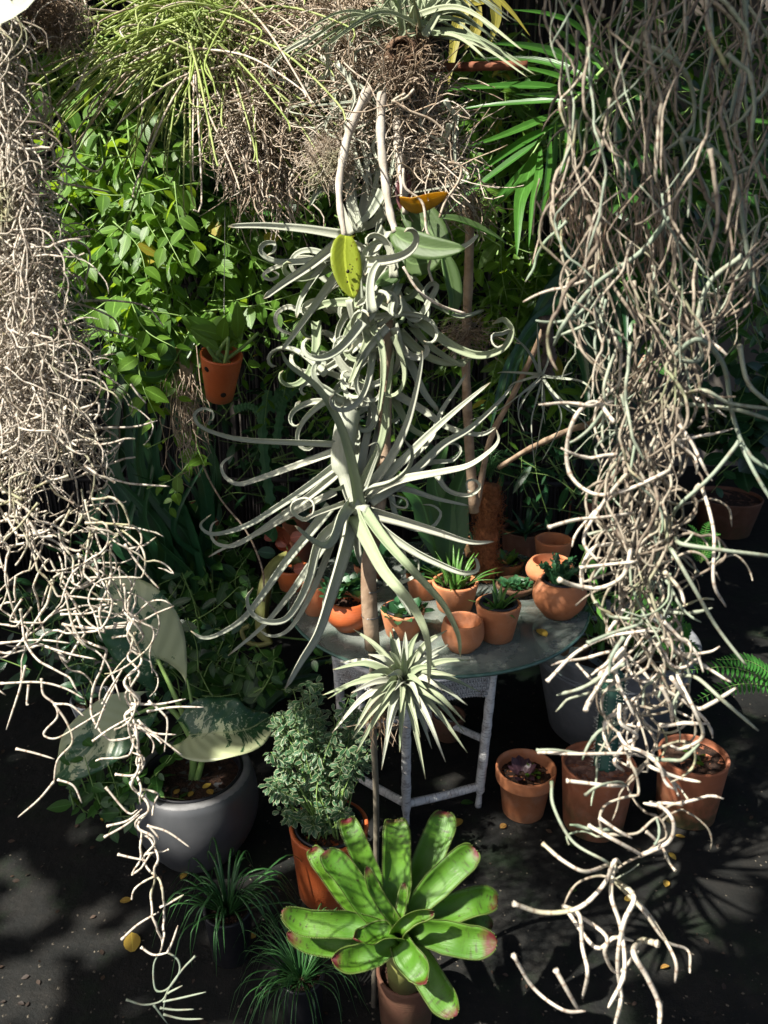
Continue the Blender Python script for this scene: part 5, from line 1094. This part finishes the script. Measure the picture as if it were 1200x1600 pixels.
# thin grey trailing stems upper left, behind the curtain
root = thing('trailing_cactus', 'loose thin grey stems trailing between the left curtain and the vine', 'hanging cactus', tuple(P(60, 20, 1.35)))
for L in [[(35, 30), (50, 80), (75, 130), (80, 200), (83, 250)], [(40, 115), (80, 112), (110, 95), (140, 85)], [(110, 60), (120, 100), (125, 120)], [(25, 40), (40, 90), (62, 120)], [(45, 130), (55, 160), (80, 165), (100, 200), (118, 225)], [(75, 200), (60, 180), (45, 170)], [(90, 165), (120, 130), (160, 100), (205, 80)], [(60, 155), (75, 175), (50, 200)], [(85, 170), (110, 210), (120, 250), (150, 268), (165, 250)], [(120, 140), (150, 60), (135, 10), (125, -20)], [(70, 150), (72, 220), (70, 300)], [(90, 285), (130, 292), (170, 300)], [(60, 290), (100, 310), (130, 340)],
          [(100, 470), (140, 480), (180, 500), (190, 530)], [(110, 505), (150, 512), (215, 530)], [(130, 470), (180, 470), (230, 480), (257, 512)], [(100, 370), (135, 385), (140, 410), (130, 450)]]:
    strand(root, [(x, y, 1.35 + gs(.03)) for x, y in L], .0021, rhip, per=6)

# right curtain
root = thing('hanging_stem_cactus', 'thick grey brown hanging stems filling the right side and trailing to the bottom', 'hanging cactus', tuple(P(1040, -120, .95)))
C2 = Curtain(root, [rhipr, rhipr, rhipr, rhipg, rhipt], 300)
fL = lin([(-200, 860), (0, 865), (200, 880), (300, 870), (380, 880), (450, 910), (520, 935), (650, 950), (800, 960), (950, 965), (1100, 965), (1250, 945), (1400, 945), (1600, 930)])
fR = lin([(-200, 1260), (300, 1240), (430, 1170), (520, 1090), (700, 1065), (850, 1050), (1000, 1045), (1150, 1040), (1300, 1020), (1450, 1010), (1600, 1010)])
for i in range(215):
    y = U(-180, 400); x = U(fL(y), fR(y)); C2.add(walk(x, y, .95 + U(-.16, .2), gs(.35), rnd.randint(9, 20), U(13, 20), fL, fR, kink=.38, curv=.05), rnd.choice((.0008, .0012, .0015, .0019, .0025)), per=1.5)
for i in range(140):
    y = U(400, 900); x = U(fL(y), fR(y)); C2.add(walk(x, y, .95 + U(-.07, .1), gs(.35), rnd.randint(7, 15), U(12, 17), fL, fR, kink=.45, curv=.09), rnd.choice((.0009, .0014, .0018, .0023)), per=1.6)
mains = []
for i in range(10):
    y = U(560, 780); x = U(fL(y) + 15, fR(y) - 15); w_ = walk(x, y, .93 + gs(.025), gs(.3), [78, 74, 70, 66, 60, 55, 50, 46, 40, 36, 32, 30, 28][i], U(12.5, 14), lambda q: fL(q) + 12, lambda q: fR(q) - 12, kink=.62, curv=.13, steer=.35)
    mains.append(w_); C2.add(w_, U(.0016, .0024), rhipt if i % 3 else rhipr, per=2, force=True)
def offshoot(mains, ylo, yhi):
    for k in range(60):
        m_ = rnd.choice(mains); p = m_[rnd.randrange(len(m_))]
        if ylo < p[1] < yhi: return p
    return p
for i in range(48):
    p = offshoot(mains, 780, 1600); C2.add(walk(p[0], p[1], p[2], gs(1.1), rnd.randint(4, 13), U(10, 14), lambda q: fL(q) - 15, lambda q: fR(q) + 15, kink=.6, curv=.2, dn=.03), U(.0012, .0021), rhipt if rnd.random() < .65 else rhipg, per=2)
for i in range(20):
    p = offshoot(mains, 950, 1520); x, y = p[0], p[1]; C2.add(walk(x, y, p[2], U(-2.2, 2.2), rnd.randint(5, 10), 12, lambda q: fL(q) - 40, lambda q: fR(q) + 40, kink=.3, curv=.25, dn=0), U(.0018, .0026), rhip, per=2)
for i in range(40):
    y = U(300, 1300); sd_ = rnd.choice((-1, 1)); x = fL(y) + 10 if sd_ < 0 else fR(y) - 10; C2.add(walk(x, y, .93 + gs(.03), sd_ * U(.5, 1.7), rnd.randint(4, 9), 13, lambda q: -999, lambda q: 9999, kink=.3, curv=.12, dn=.02), U(.0018, .0027), rhip if rnd.random() < .6 else rhipg, per=2)
for L, m, r in [([(1165, 0), (1163, 80), (1150, 140), (1140, 190)], rhipg, .0036), ([(1065, 215), (1110, 230), (1150, 290), (1165, 380), (1185, 470)], rhipg, .0038), ([(985, 60), (1040, 85), (1075, 120), (1085, 180), (1065, 215), (1040, 235)], rhipg, .0034), ([(1065, 215), (1078, 290), (1075, 340)], rhipg, .003), ([(1045, 340), (1000, 395), (930, 445), (885, 500), (865, 540)], rhipg, .0038), ([(1160, 400), (1110, 440), (1090, 500), (1095, 560)], rhipg, .0038),
    ([(1090, 530), (1130, 570), (1145, 650), (1170, 710), (1215, 740)], rhipg, .0036), ([(1155, 690), (1110, 745), (1060, 790)], rhipg, .0032), ([(1155, 540), (1170, 600), (1215, 640)], rhipg, .0034), ([(1100, 610), (1140, 630), (1215, 640)], rhipg, .0030), ([(1150, 640), (1215, 660)], rhipg, .0034), ([(1155, 690), (1180, 740), (1210, 790)], rhipg, .003),
    ([(960, 660), (930, 628), (900, 650), (886, 700), (893, 745), (930, 772), (980, 765), (1040, 738)], rhip, .0032), ([(857, 824), (900, 812), (945, 808), (985, 802)], rhip, .0026), ([(975, 745), (940, 790), (912, 843), (935, 878)], rhip, .0028), ([(874, 906), (900, 915), (940, 918), (975, 898), (985, 860)], rhip, .0034), ([(906, 887), (950, 882), (990, 878)], rhip, .0024), ([(1065, 850), (1130, 860), (1215, 870)], rhipg, .0032),
    ([(1095, 760), (1115, 830), (1115, 910), (1134, 948)], rhip, .0028), ([(1050, 860), (1085, 920), (1120, 980), (1166, 1040)], rhipg, .003), ([(855, 1065), (900, 1020), (950, 995), (1010, 985)], rhip, .0026), ([(918, 1005), (960, 988), (1000, 975)], rhipg, .0026), ([(840, 1175), (900, 1178), (985, 1177)], rhip, .0024), ([(838, 1172), (870, 1172), (930, 1180)], rhipg, .0018),
    ([(802, 1412), (850, 1426), (905, 1418), (945, 1380), (960, 1345)], rhip, .0034), ([(862, 1222), (865, 1260), (895, 1315), (945, 1345)], rhipg, .0024), ([(848, 1318), (880, 1345), (915, 1362), (950, 1352)], rhip, .0028), ([(802, 1492), (835, 1545), (880, 1578), (915, 1580)], rhip, .0028), ([(1028, 1475), (1002, 1470), (990, 1490), (1010, 1525), (1030, 1570), (1030, 1605)], rhip, .0042), ([(998, 1410), (1025, 1445), (1055, 1500), (1055, 1535)], rhip, .0028), ([(1002, 1420), (1040, 1470), (1075, 1485), (1078, 1520)], rhip, .0024),
    ([(1005, 1335), (1045, 1315), (1052, 1285), (1035, 1262), (1005, 1255)], rhip, .0030), ([(968, 1102), (970, 1130), (995, 1150), (975, 1165), (960, 1190), (975, 1205)], rhip, .0030), ([(1060, 1060), (1085, 1110), (1098, 1150), (1065, 1170), (1048, 1165)], rhip, .0030), ([(1050, 1060), (1085, 1105), (1110, 1100), (1150, 1075)], rhip, .0032), ([(1090, 1060), (1130, 1095), (1185, 1142)], rhipg, .0028), ([(1020, 1200), (1060, 1215), (1095, 1222)], rhip, .0026), ([(885, 1220), (920, 1224), (960, 1228)], rhip, .0026),
    ([(915, 1242), (935, 1228), (965, 1222)], rhipg, .0022), ([(920, 1290), (955, 1310), (1000, 1335)], rhip, .0030), ([(915, 1110), (930, 1080), (940, 1050)], rhip, .0030), ([(930, 1480), (960, 1465), (990, 1470)], rhip, .003), ([(868, 1515), (885, 1545), (905, 1580)], rhip, .0034), ([(905, 1430), (910, 1480), (918, 1520), (910, 1560)], rhip, .0030), ([(945, 1460), (945, 1490), (965, 1520), (998, 1485)], rhip, .003),
    ([(1090, 610), (1110, 620), (1150, 620)], rhipr, .0024), ([(990, 1400), (975, 1440), (965, 1500), (970, 1560), (960, 1605)], rhip, .0036), ([(960, 1350), (955, 1400), (970, 1450), (975, 1520), (950, 1575)], rhip, .0034), ([(840, 1000), (870, 980), (905, 960)], rhipg, .001)][:-1]:
    best = None
    for e in (0, -1):
        for w_ in mains:
            for q in w_:
                dq = math.hypot(q[0] - L[e][0], q[1] - L[e][1])
                if best is None or dq < best[0]: best = (dq, e, q)
    pts = [(x, y, .90 + gs(.015)) for x, y in L]
    if best[0] < 90: pts = ([best[2]] + pts) if best[1] == 0 else (pts + [best[2]])
    C2.add(pts, r * .85, m, force=True, per=7, taper=.8)
C2.done()
# brown dead rootlets inside the right curtain
root = thing('dead_root_clump', 'cluster of reddish brown dead rootlets within the upper right hanging stems', 'root clump', tuple(P(930, 300, 1.05)))
for (bx, by) in ((915, 340), (935, 390), (1005, 400), (1020, 360), (890, 330)):
    for i in range(22):
        x, y = bx + gs(20), by - 50 + gs(18); mb = MB(); mb.tube(pxpath([(x, y), (x + gs(8), y + 30), (x + gs(14), y + 60 + U(0, 40))], 1.04 + gs(.03), None, 8), .0012, 4); mb.build('rootlet', rootm, root)

# ---------------------------------------------------------------- vines and background plants
def region_bush(name, label, cat, regs, n, leaf, spacing, mat, key='ovate', L=160, maxparts=300, group=None, stem=None, up=False, lname='leaf', droop=.5):
    r0 = regs[0]; root = thing(name, label, cat, tuple(P(r0[0], r0[1] + r0[4] * (1 if up else -1), r0[2])), group); mb = MB(); Ms = []; tot = sum(r[3] * r[4] for r in regs)
    for bx, by, d, rx, ry, rd in regs:
        for i in range(max(1, int(n * rx * ry / tot))):
            a = U(0, 6.28); q = math.sqrt(rnd.random()); x = bx + rx * q * math.cos(a); y = by + ry * q * math.sin(a); an = gs(.9) + (math.pi if up else 0); dd_ = d + gs(rd); l = L * U(.5, 1.2)
            pts = [P(x, y, dd_)]
            for k in range(2): an += gs(.4); x += math.sin(an) * l / 2; y += math.cos(an) * l / 2; dd_ -= abs(gs(.03)); pts.append(P(x, y, dd_))
            pts = [p if p.z > .02 else Vector((p.x, p.y, .02)) for p in pts]
            sprig(mb, Ms, pts, leaf, spacing, droop=droop)
    for r_ in regs[1:]: mb.tube(catmull([tuple(P(r0[0], r0[1], r0[2] + .05)), tuple(P((r0[0] + r_[0]) / 2 + gs(10), (r0[1] + r_[1]) / 2, (r0[2] + r_[2]) / 2 + .05)), tuple(P(r_[0], r_[1], r_[2] + .05))], 12), .004, 5)
    mb.build('stems', stem or gst, root, kind='stuff'); put_leaves(root, Ms, key, mat, maxparts, lname); return root
region_bush('leafy_vine', 'sunlit green climbing vine with heart shaped leaves at upper left', 'vine', [(180, 260, 2.35, 110, 90, .10), (230, 400, 2.4, 130, 90, .10), (270, 490, 2.35, 120, 50, .08), (130, 140, 2.5, 90, 90, .1), (380, 380, 2.5, 60, 90, .08)], 150, .074, .032, vine_m, L=150)
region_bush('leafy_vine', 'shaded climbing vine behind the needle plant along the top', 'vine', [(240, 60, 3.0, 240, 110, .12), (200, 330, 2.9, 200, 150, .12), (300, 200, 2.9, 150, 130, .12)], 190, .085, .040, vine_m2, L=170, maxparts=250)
region_bush('climbing_plant', 'small leaved shaded creeper behind the centre air plants', 'vine', [(500, 380, 2.9, 110, 110, .12), (480, 250, 3.0, 120, 110, .12), (620, 350, 3.0, 80, 120, .1), (560, 540, 3.0, 110, 70, .1)], 130, .07, .032, vine_m, 'elliptic', L=150, maxparts=250)
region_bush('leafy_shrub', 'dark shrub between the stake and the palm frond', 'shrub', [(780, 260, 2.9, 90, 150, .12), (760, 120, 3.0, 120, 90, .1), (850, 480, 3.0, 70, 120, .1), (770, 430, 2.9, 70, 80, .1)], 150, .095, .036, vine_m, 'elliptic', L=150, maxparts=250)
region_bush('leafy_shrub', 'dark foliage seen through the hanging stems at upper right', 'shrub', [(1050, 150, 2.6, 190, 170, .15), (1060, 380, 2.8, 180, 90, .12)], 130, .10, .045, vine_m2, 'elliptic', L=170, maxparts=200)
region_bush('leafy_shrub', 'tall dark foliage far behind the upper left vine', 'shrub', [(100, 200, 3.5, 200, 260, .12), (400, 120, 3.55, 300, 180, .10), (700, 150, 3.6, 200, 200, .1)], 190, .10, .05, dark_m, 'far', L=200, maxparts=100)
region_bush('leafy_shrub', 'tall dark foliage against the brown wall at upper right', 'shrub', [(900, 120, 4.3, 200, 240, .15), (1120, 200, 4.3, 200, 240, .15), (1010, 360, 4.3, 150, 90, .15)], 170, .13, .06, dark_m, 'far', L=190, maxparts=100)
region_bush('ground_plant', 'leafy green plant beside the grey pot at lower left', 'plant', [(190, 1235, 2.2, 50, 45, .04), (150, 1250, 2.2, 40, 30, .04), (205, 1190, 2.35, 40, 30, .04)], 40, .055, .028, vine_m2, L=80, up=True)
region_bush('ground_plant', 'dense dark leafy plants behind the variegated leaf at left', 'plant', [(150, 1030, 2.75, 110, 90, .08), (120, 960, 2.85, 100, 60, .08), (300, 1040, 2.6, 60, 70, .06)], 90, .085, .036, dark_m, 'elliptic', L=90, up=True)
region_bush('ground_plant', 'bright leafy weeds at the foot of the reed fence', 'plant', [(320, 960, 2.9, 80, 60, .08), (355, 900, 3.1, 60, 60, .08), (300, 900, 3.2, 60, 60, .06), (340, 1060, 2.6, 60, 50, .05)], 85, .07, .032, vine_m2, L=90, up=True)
region_bush('ground_plant', 'soft green plants near the middle of the fence foot', 'plant', [(385, 990, 2.7, 30, 30, .05), (560, 1010, 2.7, 50, 30, .05), (420, 1060, 2.5, 40, 40, .05)], 22, .05, .03, vine_m2, L=60, up=True)
region_bush('background_shrub', 'broad leaved dark shrub at the far right against the wall', 'shrub', [(1150, 690, 3.4, 80, 60, .1), (1190, 640, 3.5, 60, 60, .1)], 40, .13, .06, dark_m, 'rounded', L=110, up=True, maxparts=120)
region_bush('background_shrub', 'dark spiky shrub behind the table to the right', 'shrub', [(840, 690, 3.2, 90, 80, .1), (920, 640, 3.3, 80, 80, .1), (900, 780, 3.1, 70, 50, .08)], 70, .12, .05, dark_m, 'narrow', L=120, up=True)
region_bush('background_shrub', 'dark foliage filling the gap behind the left air plant leaves', 'shrub', [(420, 720, 3.3, 90, 130, .08), (560, 700, 3.3, 100, 110, .08), (660, 640, 3.1, 80, 100, .08), (690, 780, 2.9, 50, 50, .06)], 90, .09, .045, dark_m, 'elliptic', L=110, up=True, maxparts=150)
region_bush('background_shrub', 'low green plant between the white table and the grey planter', 'plant', [(905, 940, 2.55, 40, 40, .03)], 12, .06, .03, vine_m2, L=60, up=True)
r_ = region_bush('trailing_vine', 'few bright leaves trailing below the hanging orchid roots', 'vine', [(305, 690, 2.3, 18, 60, .02)], 5, .055, .022, vine_m, L=90)

# hanging terracotta pot with orchid
q0 = P(350, 585, 2.2)
root = thing('hanging_orchid_pot', 'small tilted terracotta pot with round holes hung on the fence', 'hanging pot', tuple(q0))
mb = MB(); Tm = Matrix.Translation(P(343, 622, 2.2)) @ Matrix.Rotation(math.radians(10), 4, 'Y') @ Matrix.Rotation(math.radians(18), 4, 'X')
hh = .135; mb.lathe((0, 0, 0), [(.034, 0), (.037, .003), (.056, hh - .004), (.0555, hh), (.050, hh), (.0495, hh - .006), (.045, hh - .03), (.01, hh - .032)], 40)
o = mb.build('pot', terra_red, None); o.parent = root; T0 = Matrix.Translation(-q0) @ Tm; o.matrix_basis = T0
for a, z in ((-2.15, .107), (-1.15, .035), (.3, .08)):
    mb = MB(); rr = .037 + .019 * z / hh; V = np.zeros((2, 18, 3)); cx = rr * math.cos(a); cy = rr * math.sin(a); tx = Vector((-math.sin(a), math.cos(a), 0)); nx = Vector((math.cos(a), math.sin(a), -.14)).normalized(); tz = nx.cross(tx)
    for k in range(2):
        for j in range(18): an = j / 18 * 6.283; p = Vector((cx, cy, z)) + nx * (.0012 - .006 * k) + (tx * math.cos(an) + tz * math.sin(an)) * (.0075); V[k, j] = p
    mb.grid(V, np.zeros((2, 18, 2)), True, True); o = mb.build('dark_hole_disc', plainmat('hole_shade', (.01, .006, .004), (.015, .01, .006), 5), None); o.parent = root; o.matrix_basis = T0  # solid dark discs, coloured for the shade inside the holes
tp = Tm @ Vector((0, 0, hh - .03))
for i in range(7):
    b = tp + Vector((gs(.018), gs(.012), 0)); e = b + Vector((gs(.05), gs(.02), U(.05, .09))); mb = MB(); mb.tube(catmull([tuple(b), tuple(b.lerp(e, .5) + Vector((gs(.006), 0, 0))), tuple(e)], 8), np.linspace(.006, .004, 8), 7); mb.build('cane', gst, root)
Ms = [leafM(tp + Vector((gs(.03), gs(.02), U(.03, .08))), (gs(1), gs(.4), U(-.1, .9)), (gs(.3), -1, .6), U(.07, .12)) for i in range(16)]; put_leaves(root, Ms, 'elliptic', vine_m, 30)
mb = MB(); mb.tube([tuple(tp + Vector((0, .05, 0))), tuple(P(350, 480, 2.28)), tuple(P(352, 300, 2.4))], .001, 4); mb.build('hanging_wire', wirem, root)
# mounted orchid with hanging roots
root = thing('mounted_orchid', 'green strap leaved orchid with a beard of brown roots left of the hanging pot', 'orchid', tuple(P(280, 560, 2.3)))
for L, hw in (([(275, 575), (255, 545), (225, 545), (170, 560), (150, 590)], 9), ([(270, 570), (240, 520), (195, 510), (178, 590)], 8), ([(275, 565), (255, 530), (235, 510), (210, 480)], 14), ([(280, 575), (240, 590), (190, 580), (165, 590)], 9), ([(275, 600), (255, 610), (240, 600)], 10), ([(285, 570), (300, 530), (320, 520)], 8), ([(275, 560), (250, 560), (205, 530)], 10)): strapleaf(root, L, hw, vine_m2, 2.3, 2.25 + gs(.05))
mb = MB(); mb.tube(pxpath([(285, 545), (290, 590), (292, 600)], 2.34), .03, 10); mb.build('bark_mount', barkm, root)
for i in range(60):
    x, y = 285 + gs(12), 595 + gs(8); l = U(40, 160); mb = MB(); mb.tube(pxpath([(x, y), (x + gs(10), y + l * .4), (x + gs(10) + 10, y + l * .8), (x + gs(12) + 14, y + l)], 2.28 + gs(.02), None, 10), .0011, 4); mb.build('root', rootm, root)
mb = MB(); mb.tube(pxpath([(300, 640), (315, 720), (345, 780), (385, 830), (410, 890), (412, 940)], 2.3, 2.4, 24), .0028, 6); mb.build('root', rootm, root)
mb = MB(); mb.tube(pxpath([(306, 530), (312, 590), (318, 640), (316, 680)], 2.3, 2.3, 14), .0018, 5); mb.build('root', rootm, root)

# pleated dark leaves at left
root = thing('pleated_leaf_plant', 'tall dark green plant with long arching leaves by the left of the fence', 'plant', tuple(G(290, 1010)))
for L, hw in (([(300, 960), (270, 860), (215, 740), (190, 600), (170, 500)], 36), ([(300, 960), (285, 850), (240, 720), (225, 620)], 30), ([(305, 960), (300, 850), (270, 740), (265, 600)], 26), ([(295, 970), (240, 880), (205, 790), (195, 700)], 34), ([(305, 965), (305, 880), (320, 790), (300, 690)], 26), ([(310, 960), (300, 860), (250, 770), (205, 650), (200, 560)], 30), ([(290, 970), (235, 920), (180, 880), (130, 830)], 24), ([(290, 970), (250, 900), (220, 840), (160, 740)], 28), ([(310, 965), (315, 900), (300, 820), (240, 690)], 18), ([(300, 970), (290, 900), (255, 800), (225, 720)], 20)):
    for k in range(3): strapleaf(root, [(x + gs(9) * (1 + j * .8), y + gs(8) * j) for j, (x, y) in enumerate(L)], hw * .46, curc_m if k else dark_m, 2.95, 2.7 + gs(.08), hint=(gs(.5), -1, .3), fold=.35)
# big leaf near table back, spiky plants
root = thing('broad_leaf_plant', 'plant with broad upright bright green leaves behind the aloe pot', 'plant', tuple(G(705, 900, .0)))
for L, hw in (([(700, 900), (705, 830), (715, 770), (738, 710)], 26), ([(690, 880), (670, 820), (655, 780), (610, 745)], 20), ([(700, 890), (690, 800), (680, 750), (700, 690)], 20)): strapleaf(root, L, hw, vine_m2, 2.72, 2.68)
def spiky(name, label, px, py, n, L, hw, d, mat, spread=1.2, cat='plant'):
    b = G(px, py); root = thing(name, label, cat, tuple(b)); d = (b - CAMP).dot(RF)
    for i in range(n): a = U(-spread, spread); l = L * U(.6, 1.1); strapleaf(root, [(px + gs(6), py), (px + math.sin(a) * l * .5, py - math.cos(a) * l * .55), (px + math.sin(a) * l, py - math.cos(a) * l * .75)], hw, mat, d, d + gs(.12), hint=(gs(.3), -1, .5), n=12)
spiky('spiky_plant', 'dark strap leaved plant on the ground behind the bushy aralia', 395, 1120, 12, 130, 9, 2.4, dark_m)
spiky('spiky_plant', 'tall bladed plant rising behind the black pot right of the fibrous post', 800, 860, 12, 220, 13, 2.9, dark_m, .8)
spiky('spiky_plant', 'fine grassy plant behind the fibrous post', 790, 850, 34, 230, 3, 2.9, spider_m, 1.0)
spiky('spiky_plant', 'dark bladed plant under the left end of the glass top', 440, 1090, 9, 110, 10, 2.4, dark_m, 1.0)
# spiny climbing cactus on fence
root = thing('climbing_cactus', 'flat toothed green cactus stems climbing the fence left of the air plants', 'cactus', tuple(P(420, 800, 3.3)))
for L, hw in (([(425, 800), (415, 730), (410, 660), (420, 610)], 10), ([(420, 640), (440, 610), (460, 560), (455, 470)], 11), ([(410, 650), (390, 635), (365, 640)], 8), ([(425, 640), (445, 625), (470, 600)], 8), ([(455, 590), (440, 640), (430, 700)], 9)):
    q = pxpath(L, 3.1, 3.1, 30); v = np.arange(30); mb = MB(); mb.prof(q, hw * .6 / FPX * 3.1 * (1 + .5 * (v % 3 == 0)), [(1, 0), (0, .2), (-1, 0), (0, -.25)], (.1, -1, .2), True); mb.build('stem', plainmat('dark_green_cactus', (.03, .09, .03), (.05, .14, .05), 14, .5, .3), root, smooth=False)  # stems mottled between two dark greens
# fern frond right, small bright plants at right
def fern(label, base, tips, d, mat, ll=.06):
    root = thing('fern', label, 'fern', tuple(P(*base, d)))
    Ms = []; mb = MB()
    for tpx in tips:
        q = pxpath([base, ((base[0] + tpx[0]) / 2, (base[1] + tpx[1]) / 2 - 18), tpx], d, d - .05, 22); mb.tube(q, np.linspace(.0016, .0006, 22), 4)
        for i in range(2, 22):
            t_ = Vector(q[min(21, i + 1)] - q[i - 1]).normalized(); s = t_.cross(Vector((0, -.5, 1))).normalized()
            for sg in (-1, 1): dr = s * sg + t_ * .35; Ms.append(leafM(Vector(q[i]), dr, (0, -.5, 1), ll * math.sin(math.pi * min(1, i / 23 + .12)) + .006, 1.2))
    mb.build('frond_stems', gst, root, kind='stuff'); put_leaves(root, Ms, 'narrow', mat, 300, 'leaflet')
fern('bright green toothed fern frond arching in from the right edge', (1230, 1075), [(1065, 1048), (1075, 1100), (1120, 1030)], 2.2, fern_m, .026)
fern('small feathery green fern on the ground behind the right hanging stems', (1095, 880), [(1055, 850), (1075, 820), (1110, 815), (1125, 835), (1135, 860)], 3.0, fern_m, .018)
fern('small green fern behind the grey planter', (1065, 1010), [(1040, 970), (1050, 940), (1075, 985), (1090, 1045), (1035, 1030)], 2.35, fern_m, .022)

# background pots
pot('terracotta_pot', 'dark old pot with a pale rim in the shade behind the branch', 893, 830, 745, 32, 26, 0, terra_old, 'cone', cat='pot')
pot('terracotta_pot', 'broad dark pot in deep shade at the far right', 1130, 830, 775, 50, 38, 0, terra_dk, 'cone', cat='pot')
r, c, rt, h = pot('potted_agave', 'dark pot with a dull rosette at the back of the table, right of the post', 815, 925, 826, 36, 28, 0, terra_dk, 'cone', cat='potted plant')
fleshy(r, c, 18, .14, .012, succ_m, 1.1, .1, spread=.02)
pot('terracotta_pot', 'small terracotta pot on the ground against the reed fence', 330, 930, 786, 20, 17, 0, terra_old, 'cone', cat='pot')
pot('terracotta_pot', 'reddish pot half hidden behind the left leaves of the big air plant', 468, 905, 800, 24, 20, 0, terra_old, 'cone', cat='pot')
pot('terracotta_pot', 'old pot glimpsed under the left curtain, beside the pleated leaves', 262, 960, 800, 26, 20, 0, terra_old, 'cone', cat='pot')
r, c, rt, h = pot('blue_grey_pot', 'small blue grey pot half hidden by leaves behind the variegated leaf', 150, 1125, 1090, 34, 26, 0, greyst, 'cone', cat='pot')
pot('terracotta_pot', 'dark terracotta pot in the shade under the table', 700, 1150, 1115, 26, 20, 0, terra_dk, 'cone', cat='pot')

# fallen leaves on the ground and on the glass
for i, (x, y, s, lb) in enumerate([(208, 1490, .05, 'folded olive yellow fallen leaf on the ground below the trailing left stems'), (188, 1411, .025, 'small yellow fallen leaf left of the trailing stem'), (283, 1376, .025, 'small yellow leaf beside the base of the grey pot'), (157, 1282, .022, 'pale yellow leaf under the ground plant at lower left'),
    (400, 1466, .02, 'tiny yellow leaf between the two grassy pots'), (888, 1394, .02, 'tiny green leaf on the ground left of the right hanging stems'), (883, 1322, .022, 'dull green leaf on the ground below the mossy cactus pot'), (1045, 1335, .022, 'yellow green leaf on the ground right of the hanging stems'), (1070, 1310, .024, 'brown leaf on the ground below the far right pot'),
    (1042, 1378, .022, 'reddish brown leaf beside the hanging stems, low right'), (1045, 1512, .02, 'reddish leaf at the bottom right near the stem tips'), (722, 1283, .04, 'dry brown leaf under the right leg of the wicker table'), (790, 1290, .022, 'pale yellow leaf between table leg and collared flower pot'), (720, 1258, .035, 'fresh green leaf lying under the table rung'), (975, 1408, .018, 'small pink brown leaf beneath the lowest right stems')]):
    g = G(x, y); Ms = leafM(g + Vector((0, 0, .006)), (gs(1), gs(1), .1), (gs(.2), gs(.2), 1), s * 1.2)
    o = bpy.data.objects.new('fallen_leaf', leafmesh('rounded', i % 4, vine_m2 if 'green' in lb and 'yellow' not in lb else dryleaf_m)); COL.objects.link(o); o.matrix_basis = Ms; o['label'] = lb; o['category'] = 'leaf'; o['group'] = 'fallen leaves'
g = G(840, 985, TZ); o = bpy.data.objects.new('fallen_leaf', leafmesh('rounded', 1, dryleaf_m)); COL.objects.link(o); o.matrix_basis = leafM(g + Vector((0, 0, .004)), (.5, -1, 0), (0, 0, 1), .045); o['label'] = 'curled orange leaf lying on the glass table top'; o['category'] = 'leaf'; o['group'] = 'fallen leaves'
